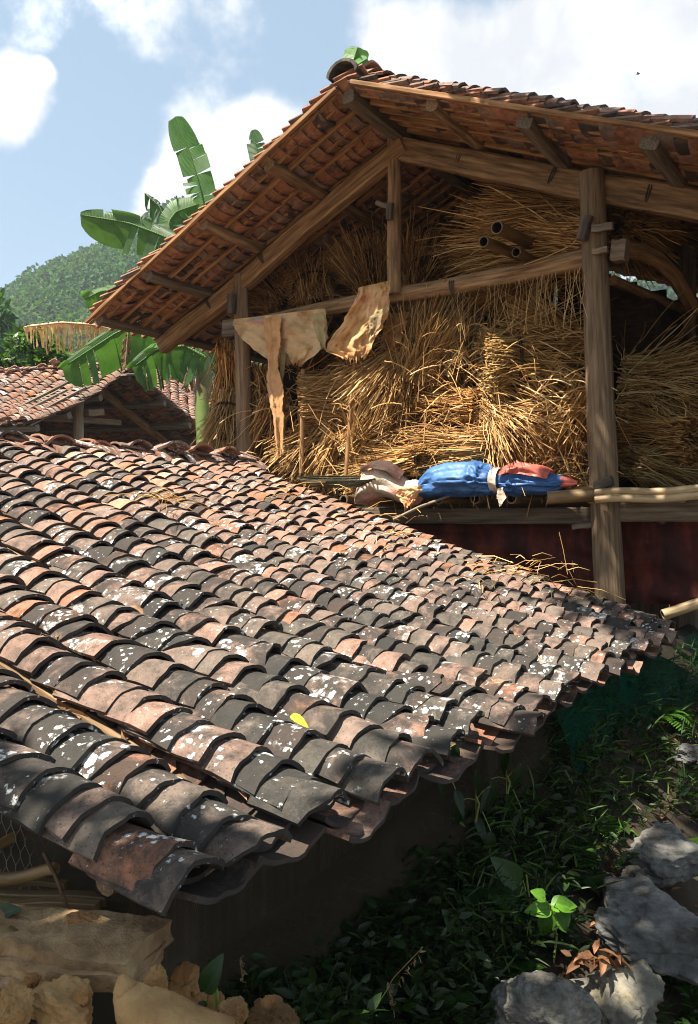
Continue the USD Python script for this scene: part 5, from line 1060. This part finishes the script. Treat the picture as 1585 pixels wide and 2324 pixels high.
def hill_at(x, d):
    i = np.interp(d, [r[0] for r in rowsd], np.arange(len(rowsd))); i0 = int(min(i, len(rowsd) - 2)); j = np.interp(x, hp_x, np.arange(len(hp_x))); j0 = int(min(j, len(hp_x) - 2)); fi_, fj = i - i0, j - j0
    return (P[i0, j0] * (1 - fi_) + P[i0 + 1, j0] * fi_) * (1 - fj) + (P[i0, j0 + 1] * (1 - fi_) + P[i0 + 1, j0 + 1] * fi_) * fj
HILLP = P
for _ in range(5200):
    x = rs.uniform(-260, 760); d = 62 + 168 * math.sqrt(rs.rand()); q = hill_at(x, d); s = rs.uniform(1.3, 3.4) * (1 + .25 * (d > 150)); pos.append(q + [0, 0, s * .25]); idx.append(rs.randint(5)); sc.append((s * rs.uniform(.85, 1.25), s, s * rs.uniform(.8, 1.25))); a = rs.rand() * np.pi; rots.append(Gf.Quath(math.cos(a), 0, 0, math.sin(a)))
for _ in range(900):
    x = rs.uniform(-1500, 3000); d = rs.uniform(70, 230); q = hill_at(x, d); s = rs.uniform(3, 6); pos.append(q); idx.append(rs.randint(5)); sc.append((s, s, s)); rots.append(Gf.Quath(1, 0, 0, 0))
fi.CreatePrototypesRel().SetTargets(protos); fi.CreatePositionsAttr(Vt.Vec3fArray.FromNumpy(np.array(pos, np.float32))); fi.CreateProtoIndicesAttr(Vt.IntArray.FromNumpy(np.array(idx, np.int32))); fi.CreateScalesAttr(Vt.Vec3fArray.FromNumpy(np.array(sc, np.float32))); fi.CreateOrientationsAttr(Vt.QuathArray(rots))
def tree(name, label, px, py, d, r, h, n, seed, tint, L, W, lumps=9, flat=.9, mt='leaf', cat='tree', trunk=True):
    T = thing(name, label, cat); c = at(px, py, d); m = leaf_cloud(n, seed, L=L / r, W=W / r, lumps=lumps, tint=tint, flatz=flat)
    V, F, lc, ti = m.arr(); m2 = M(); m2.add(c + V * [r, r, r * h], F, lc, ti); put(T, 'crown', m2, mt)
    if trunk:
        g = c.copy(); g[2] = 0 if d < 60 else c[2] - r * 2.5; m = M(); tube(m, [g, g + (c - g) * .55 + [.05 * r, 0, 0], c], [r * .11, r * .08, r * .03], sides=8, rough=.1, seed=seed)
        rs = np.random.RandomState(seed)
        for k in range(6): e = c + rs.normal(size=3) * [r * .5, r * .5, r * .35 * h]; tube(m, [c - (c - g) * .25, (c + e) / 2 - [0, 0, .1 * r], e], [r * .05, r * .03, r * .012], sides=6)
        put(T, 'trunk', m, 'bark')
tree('lone_tree', 'lone round tree standing out on the skyline of the hill', 132, 632, 226, 2.3, 1.1, 500, 71, (.8, .9, .8), .7, .6, mt='far_leaf')
tree('bright_bush', 'bright yellow-green leafy bush above the far shed roof, left', 96, 800, 14, .62, .85, 900, 72, (1.7, 2.0, .7), .15, .09, lumps=11, cat='bush')
tree('bright_bush', 'smaller yellow-green bush at the left edge above the far shed roof', 8, 835, 14, .36, .7, 420, 73, (1.8, 2.0, .6), .15, .09, lumps=7, cat='bush')
tree('dark_tree', 'dark layered tree at the left edge between bush and hill', -10, 780, 40, 1.7, 1.3, 1500, 74, (.8, 1.0, .8), .4, .22, lumps=12, mt='far_leaf')
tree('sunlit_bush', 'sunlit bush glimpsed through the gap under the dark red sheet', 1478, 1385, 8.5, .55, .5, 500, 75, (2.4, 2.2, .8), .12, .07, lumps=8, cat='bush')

# ------------------------------------------------------------------ undergrowth at the lower right
rs = np.random.RandomState(55)
def gpoint(px, py):
    r = ray(px, py); t = np.linspace(1.0, 7, 250); q = EYE + r * t[:, None]; z = ground_z(q[:, 0], q[:, 1]); k = np.argmax(q[:, 2] < z); return q[k] if q[k, 2] < z[k] else q[-1]
ROCKS = [(1490, 2110, 185, 120), (1400, 2255, 110, 95), (1240, 2310, 120, 100), (1515, 1935, 100, 65), (1440, 2000, 50, 30)]
def on_rock(px, py): return any(((px - a) / c_) ** 2 + ((py - b) / d_) ** 2 < 1.15 for a, b, c_, d_ in ROCKS)
m = M(); Cs, Ds, Ls, Ws, Ts = [], [], [], [], []
for _ in range(2200):
    px = rs.uniform(480, 1640); lo = np.interp(px, [480, 700, 900, 1100, 1250, 1400, 1640], [2260, 2160, 2030, 1850, 1690, 1570, 1470]); py = rs.uniform(lo, 2420)
    if on_rock(px, py): continue
    g = gpoint(px, py)
    if g[0] < -1.12: g[0] = -1.0 + rs.rand() * .1
    h = rs.uniform(.02, .11); n_ = rs.randint(3, 9); lean = rs.normal(size=3) * [.35, .35, 0]
    for k in range(n_):
        f = rs.uniform(.3, 1); Cs.append(g + (np.array([0, 0, 1.0]) + lean) * h * f); a = rs.rand() * 2 * np.pi; Ds.append([math.cos(a), math.sin(a), rs.uniform(-.2, .7)]); Ls.append(rs.uniform(.016, .05)); Ws.append(rs.uniform(.25, .5) * Ls[-1]); Ts.append(np.array([1, 1, 1]) * rs.uniform(.4, 1.0) * [rs.uniform(.7, 1.3), 1, rs.uniform(.6, 1.2)])
    if k >= 0: strands(m, np.array([[g, g + (np.array([0, 0, 1.0]) + lean * .6) * h * .5, g + (np.array([0, 0, 1.0]) + lean) * h]]), np.array([.0012]), tint=[[.7, .7, .5]])
leaves(m, np.array(Cs), np.array(Ds), np.array(Ls), np.array(Ws), np.array(Ts), seed=4, roll=.5)
# narrow blades of bamboo grass
n_ = 2600; Cs, Ds = [], []
for _ in range(n_):
    px = rs.uniform(1050, 1640); lo = np.interp(px, [1050, 1250, 1400, 1640], [1900, 1690, 1570, 1480]); py = lo + (2350 - lo) * rs.rand() ** 1.8
    if on_rock(px, py): continue
    g = gpoint(px, py)
    if g[0] < -1.08: g[0] = -1.0
    Cs.append(g + [rs.normal() * .03, rs.normal() * .03, rs.uniform(.0, .10)]); Ds.append([rs.normal(), rs.normal(), rs.uniform(.0, 1.0)])
leaves(m, np.array(Cs), np.array(Ds), rs.uniform(.03, .09, len(Cs)), rs.uniform(.004, .009, len(Cs)), np.array([1, 1, 1]) * rs.uniform(.7, 2.4, (len(Cs), 1)) * [1.05, 1, .75], seed=6, roll=.8)
put(None, 'undergrowth', m, 'leaf', label='shaded weeds and grasses covering the slope beside the low shed', cat='weeds', kind='stuff')
def fern(px, py, n_, L, label, seed, tint):
    rs = np.random.RandomState(seed); g = gpoint(px, py); T = thing('fern', label, 'fern', 'ferns on the slope')
    for k in range(n_):
        a = rs.rand() * 2 * np.pi; el = rs.uniform(.4, .9); t = np.linspace(0, 1, 16); ln = L * rs.uniform(.7, 1.1)
        sp = g + np.outer(t * ln * math.cos(el), [math.cos(a), math.sin(a), 0]) + np.outer(ln * (math.sin(el) * t - .75 * t ** 2.2), [0, 0, 1.0]) + [0, 0, .02]
        tg = unit_rows(np.gradient(sp, axis=0)); sd = unit_rows(np.cross(tg, [0, 0, 1.0])); m = M(); tube(m, sp, np.linspace(.0016, .0006, 16), sides=4, caps=False, tint=(.8, .8, .5))
        cc, dd, ll = [], [], []
        for i in range(2, 16):
            for s in (1, -1): cc.append(sp[i]); dd.append(sd[i] * s + tg[i] * .45); ll.append(L * .26 * math.sin(np.pi * (.18 + .8 * t[i])) + .004)
        ll = np.array(ll); leaves(m, np.array(cc), np.array(dd), ll, ll * .32, np.array(tint) * rs.uniform(.85, 1.15), seed=seed + k, roll=.1, curl=.12); put(T, 'frond', m, 'leaf')
fern(1380, 1900, 6, .16, 'bright green fern left of the flat pitted rock', 1, (2.8, 3.4, 1.2)); fern(1300, 1945, 7, .17, 'fern with long fronds below the green netting', 2, (.9, 1.25, .7)); fern(1330, 2020, 5, .13, 'small fern against the left end of the large boulder', 3, (1, 1.2, .7))  # the bright fern is tinted up to look sunlit
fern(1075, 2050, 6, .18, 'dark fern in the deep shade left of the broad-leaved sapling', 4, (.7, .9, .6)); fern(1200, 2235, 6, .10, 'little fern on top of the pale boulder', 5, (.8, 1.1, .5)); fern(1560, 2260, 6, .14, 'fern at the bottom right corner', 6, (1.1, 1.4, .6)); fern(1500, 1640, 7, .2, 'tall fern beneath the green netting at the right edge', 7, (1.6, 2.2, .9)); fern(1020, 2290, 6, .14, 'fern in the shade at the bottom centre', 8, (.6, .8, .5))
def broad_leaf(m, c, d, up, L, W, tint, seed):
    """one rounded, pointed leaf with a midrib fold, finely meshed"""
    d = unit(d); s = unit(np.cross(d, up)); u = np.cross(s, d); t = np.linspace(0, 1, 12); w = np.sin(np.pi * np.clip(t, 0, 1) ** .72) ** .75 * (1 - .25 * t); w[0] = .02; w[-1] = .0; x = np.linspace(-1, 1, 9)
    Pq = np.array([[c + d * L * a + s * W / 2 * b * ww + u * (abs(b) * ww * W * .14 - a * a * L * .22 + .012 * L * math.sin(a * 40) * abs(b)) for b in x] for a, ww in zip(t, w)])
    lc = np.array([[(a, b, seed) for b in x] for a in t]); grid(m, Pq, tint, lc)
def sapling(px, py, label, seed, blades, h, tint, d=None, cat='plant', name='broadleaf_plant'):
    rs = np.random.RandomState(seed); T = thing(name, label, cat)
    g = gpoint(px, py) if d is None else at(px, py, d); top = g + [0, 0, h]; m = M(); tube(m, [g - [0, 0, .03], g + [.01, 0, h * .5], top], [.0035, .003, .002], sides=6, tint=(1.2, 1.2, .8)); put(T, 'stalk', m, 'banana_stem')
    for (bx, by, dx, dy, L, W, tt) in blades:
        dd_ = (top - EYE) @ FWD; p = at(bx, by, dd_ + rs.uniform(-.03, .03)); q = at(bx + dx, by + dy, dd_ - .02); ax_ = q - p; m = M()
        upv = unit(np.array([0, 0, 1.0]) * .8 - FWD * .75 + rs.normal(size=3) * .12); broad_leaf(m, p, ax_, upv, np.linalg.norm(ax_), W * dd_ / FPX, np.array(tint) * tt, seed + bx); put(T, 'leaf', m, 'leaf')
        m = M(); tube(m, [top - [0, 0, h * .3], (top + p) / 2, p], .0014, sides=5, tint=(1.2, 1.2, .8)); put(T, 'leaf_stem', m, 'banana_stem')
sapling(1255, 2180, 'bright green broad-leaved sapling left of the large boulder, sunlight put into its leaf colour', 1, [(1252, 2062, -58, 4, 0, 44, 1.3), (1250, 2055, 58, -4, 0, 46, 1.3), (1238, 2040, -30, -20, 0, 34, 1.25), (1262, 2050, 50, 12, 0, 40, 1.35), (1258, 2060, 30, 52, 0, 66, .8), (1246, 2070, -14, 60, 0, 44, .7)], .12, (2.6, 3.2, 1.0))  # leaf tint raised to stand for a patch of sun
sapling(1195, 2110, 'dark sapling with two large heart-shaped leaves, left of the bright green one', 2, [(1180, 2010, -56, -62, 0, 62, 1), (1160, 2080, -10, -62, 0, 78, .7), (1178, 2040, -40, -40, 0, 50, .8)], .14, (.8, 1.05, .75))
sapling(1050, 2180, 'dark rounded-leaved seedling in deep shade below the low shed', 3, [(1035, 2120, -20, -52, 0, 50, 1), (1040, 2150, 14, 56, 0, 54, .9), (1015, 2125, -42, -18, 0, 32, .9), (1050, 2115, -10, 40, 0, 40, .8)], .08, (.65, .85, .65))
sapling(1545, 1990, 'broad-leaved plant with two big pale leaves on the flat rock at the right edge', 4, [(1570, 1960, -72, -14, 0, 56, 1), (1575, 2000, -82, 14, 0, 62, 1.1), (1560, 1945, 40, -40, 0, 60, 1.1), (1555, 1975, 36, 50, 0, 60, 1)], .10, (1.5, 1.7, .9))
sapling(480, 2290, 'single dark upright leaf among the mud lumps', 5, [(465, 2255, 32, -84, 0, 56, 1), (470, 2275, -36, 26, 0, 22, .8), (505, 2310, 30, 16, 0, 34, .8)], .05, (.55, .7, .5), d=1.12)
sapling(20, 2120, 'dark leaf on the sticks at the left edge', 6, [(-20, 2085, 48, -28, 0, 52, .8)], .03, (.5, .75, .55), d=1.3)
for k, (bx, by, lab) in enumerate([(1000, 1745, 'upper trailing vine on the brown netting'), (1080, 1840, 'lower trailing vine with long leaves on the brown netting'), (1150, 1790, 'vine between the two nets')]):
    sapling(bx, by, lab, 20 + k, [(bx + 40 * math.sin(i * 2.1), by - 90 + i * 34, 26 * math.cos(i * 1.7 + k), 62, 0, 24, .9) for i in range(5)], .04, (.5, .62, .5), d=atX(bx, by, nx_ + .10) @ FWD - EYE @ FWD, name='trailing_vine', cat='vine')
# grass stalks with seed heads
for k, (bx, by, tx, ty, lab) in enumerate([(830, 2330, 960, 2150, 'slanting grass stalk with a comb-like seed head in the shade'), (560, 2330, 545, 2180, 'thin upright grass stem left of the mud lumps'), (900, 2340, 880, 2240, 'short grass stem at the bottom centre')]):
    g = gpoint(bx, by); d_ = (g - EYE) @ FWD; T = thing('grass_stalk', lab, 'grass'); tp = at(tx, ty, d_ - .05); P_ = np.array([g, (g + tp) / 2 + [0, 0, .02], tp]); m = M(); tube(m, P_, [.0014, .0012, .0008], sides=5); put(T, 'stem', m, 'dry_leaf')
    m = M(); tt = np.linspace(.55, 1, 16); cc = np.array([g + (tp - g) * s for s in tt]); leaves(m, cc, np.tile([.5, -.4, .3], (16, 1)) + rs.normal(size=(16, 3)) * .2, .022, .005, (1, 1, 1), seed=k); put(T, 'seed_head', m, 'dry_leaf')
n_ = 160; Cs = np.array([gpoint(rs.uniform(1150, 1600), rs.uniform(1560, 2320)) + [0, 0, .012] for _ in range(n_)])
for (cx_, cy_) in ((1375, 2175), (1350, 2185)): Cs = np.vstack([Cs, [at(cx_ + rs.normal() * 26, cy_ + rs.normal() * 8, 1.85) for _ in range(16)]])
m = M(); leaves(m, Cs, rs.normal(size=(len(Cs), 3)) * [1, 1, .2], rs.uniform(.02, .055, len(Cs)), rs.uniform(.010, .022, len(Cs)), np.array([.8, .55, .4]) * rs.uniform(.3, 1, (len(Cs), 1)), seed=9, curl=.5); put(None, 'leaf_litter', m, 'dry_leaf', label='dead brown leaves scattered among the rocks', cat='leaves', kind='stuff')

# ------------------------------------------------------------------ things lying on the near roof
def roof_pt(px, py, lift=.05):
    r = ray(px, py); t = np.linspace(.8, 7, 900); q = EYE + r * t[:, None]; z = 2.019 - (q[:, 0] + 3.635) * .3400 - .08; k = np.argmax(q[:, 2] < z + lift); return q[k]
c = roof_pt(356, 1836, .05); e = roof_pt(446, 1926, .045); m = M(); broad_leaf(m, c, e - c, unit([.35, -.35, 1]), np.linalg.norm(e - c), .072, (1.25, 1.15, 1.05), 3); put(None, 'fallen_leaf', m, 'dry_leaf', label='large pale dead leaf lying in the gutter of the nearest tiles', cat='leaf')
c = roof_pt(345, 1832, .04); e = roof_pt(310, 1812, .05); m = M(); broad_leaf(m, c, e - c, unit([.2, -.2, 1]), np.linalg.norm(e - c), .03, (.62, .35, .2), 4); put(None, 'fallen_leaf', m, 'dry_leaf', label='small reddish dead leaf curled beside the large pale one', cat='leaf')
c = roof_pt(658, 1626, .075); e = roof_pt(706, 1646, .07); m = M(); broad_leaf(m, c, e - c, unit([.2, -.3, 1]), np.linalg.norm(e - c), .035, (1.7, 2.1, .35), 5); put(None, 'fallen_leaf', m, 'dry_leaf', label='bright yellow fallen leaf on the tiles', cat='leaf')
n_ = 260; cs, ds = [], []
for _ in range(n_):
    b = rs.uniform(.02, .97); a = (rs.randint(14) + .5 + rs.normal() * .13) / 14; q = SHED.P(a, b) + SHED.frame(a, b)[2] * rs.uniform(.02, .05); cs.append(q); ds.append(rs.normal(size=3) * [1, .6, .35] + [.5, 0, -.2])
m = M(); leaves(m, np.array(cs), np.array(ds), rs.uniform(.02, .055, n_), rs.uniform(.008, .02, n_), np.array([1, .8, .65]) * rs.uniform(.45, 1.05, (n_, 1)), seed=12, curl=.8); put(None, 'dry_leaf_litter', m, 'dry_leaf', label='dry curled leaves caught in the gutters between the tiles', cat='leaves', kind='stuff')
P_ = []
for (cx_, cy_, n2, sp_) in ((380, 1130, 22, 22), (1150, 1285, 16, 40), (1240, 1300, 22, 50), (1330, 1350, 10, 40), (700, 1110, 12, 40), (1080, 1330, 8, 30), (930, 1150, 10, 50), (880, 1220, 8, 30)):
    for _ in range(n2):
        q = roof_pt(cx_ + rs.normal() * sp_, cy_ + rs.normal() * sp_ * .35, .085); dv = unit(rs.normal(size=3) * [1, 1, .15]) * rs.uniform(.03, .12); P_.append([q, q + dv + [0, 0, .012], q + dv * 2 + [0, 0, -.01]])
m = M(); strands(m, np.array(P_), rs.uniform(.0012, .0026, len(P_)), tint=straw_col(rs, len(P_), (1.1, 1.05, .9))); put(None, 'fallen_straw', m, 'straw', label='stray straw stalks lying on the tiles below the barn', cat='straw', kind='stuff')
m = M(); c = roof_pt(800, 1100, .12)
for k in range(5): t = np.linspace(0, 2 * np.pi, 30); tube(m, c + np.outer(np.cos(t) * (.16 + .02 * k), RIGHT) + np.outer(np.sin(t) * (.10 + .012 * k), unit(FWD + [0, 0, .15])) + [-.12, 0, .01 * k], .006, sides=6, caps=False, tint=(.7, .8, .6))
put(None, 'coiled_vine', m, 'bark', label='coil of dark vine lying at the top edge of the tiles beside the straw', cat='vine')
# a small bird far off in the sky
T = thing('bird', 'tiny dark bird flying before the cloud at the upper right', 'bird'); c = at(1449, 167, 60); m = M(); s_ = trimesh.creation.icosphere(2); v = np.array(s_.vertices) * [.12, .05, .05]; v[:, 0] += np.sign(v[:, 0]) * np.abs(v[:, 0]) * .2; m.add(c + v, s_.faces, v, (.2, .2, .2)); put(T, 'body', m, 'bark')
for sg in (1, -1):
    m = M(); grid(m, np.array([[c + [.05, 0, .02], c + [-.05, 0, .02]], [c + [.04, sg * .12, .08], c + [-.05, sg * .12, .08]], [c + [-.02, sg * .24, .04], c + [-.05, sg * .24, .04]]]), (.2, .2, .2)); put(T, 'wing', m, 'bark')

# ------------------------------------------------------------------ unseen trees added just outside the view to cast shade, and the air
def unseen_shade_tree(name, label, foot, fork, lobes, n, L, W, seed):
    rs = np.random.RandomState(seed); T = thing(name, label, 'tree'); foot, fork = np.array(foot, float), np.array(fork, float); m = M(); tube(m, [foot, (foot + fork) / 2 + [.1, .05, 0], fork], [.16, .13, .11], sides=12, rough=.1, seed=seed)
    lm = M(); ct = sum(q[3] ** 2 for q in lobes)
    for (x, y, z, r, f) in lobes:
        c = np.array([x, y, z]); tube(m, [fork, (fork + c) / 2 + [0, 0, .15], c], [.07, .045, .015], sides=8, rough=.1)
        k = int(n * r * r / ct); d = unit_rows(rs.normal(size=(k, 3))); p = c + d * [r, r, r * f] * (rs.rand(k, 1) ** .4); leaves(lm, p, d + rs.normal(size=(k, 3)) - [0, 0, .4], L * rs.uniform(.7, 1.3, k), W * rs.uniform(.7, 1.3, k), np.array([1, 1, 1]) * rs.uniform(.7, 1.3, (k, 1)), seed=seed + 1, roll=1.0)
    put(T, 'trunk', m, 'bark'); put(T, 'crown', lm, 'leaf')
unseen_shade_tree('unseen_shade_tree', 'small unseen tree beyond the left edge of the view, added to shade the mud bricks', (-3.3, -1.9, 0), (-2.6, -1.4, 2.6), [(-1.75, -.78, 3.7, .36, .6), (-1.55, -1.05, 3.6, .36, .6), (-2.0, -.75, 3.9, .36, .6), (-2.4, -1.3, 3.9, .5, .6), (-1.45, -.52, 3.7, .34, .6), (-1.3, -.78, 3.6, .3, .6)], 2700, .12, .07, 83)
unseen_shade_tree('unseen_shade_tree', 'unseen leafy tree beyond the right edge of the view, its boughs placed to shade the rocks', (1.6, .4, 0), (1.1, .6, 3.0),
           [(-2.15, 2.75, 5.5, .42, .5), (-1.75, 2.95, 5.6, .42, .5), (-1.2, 2.7, 5.4, .5, .5), (-2.1, 1.75, 5.4, .36, .5), (-1.25, .55, 4.6, .45, .55), (-1.25, .0, 4.5, .5, .55), (-1.3, 1.3, 4.9, .5, .55), (.2, 1.4, 4.4, .7, .6), (1.2, .9, 4.3, .8, .6), (.4, -.2, 4.2, .7, .6)], 5200, .13, .07, 82)
bx = trimesh.creation.box(bounds=[[-700, -400, -6], [700, 760, 95]]); n_ = {'v': ('principled_volume', {'color': (.80, .88, 1.0), 'density': .0006, 'anisotropy': .3})}
MAT['air'] = usdkit.material(stage, '/World/Looks/air', n_, [], volume='v.volume')
m = M(); m.add(bx.vertices, bx.faces); put(None, 'haze', m, 'air', smooth=False, kind='stuff')
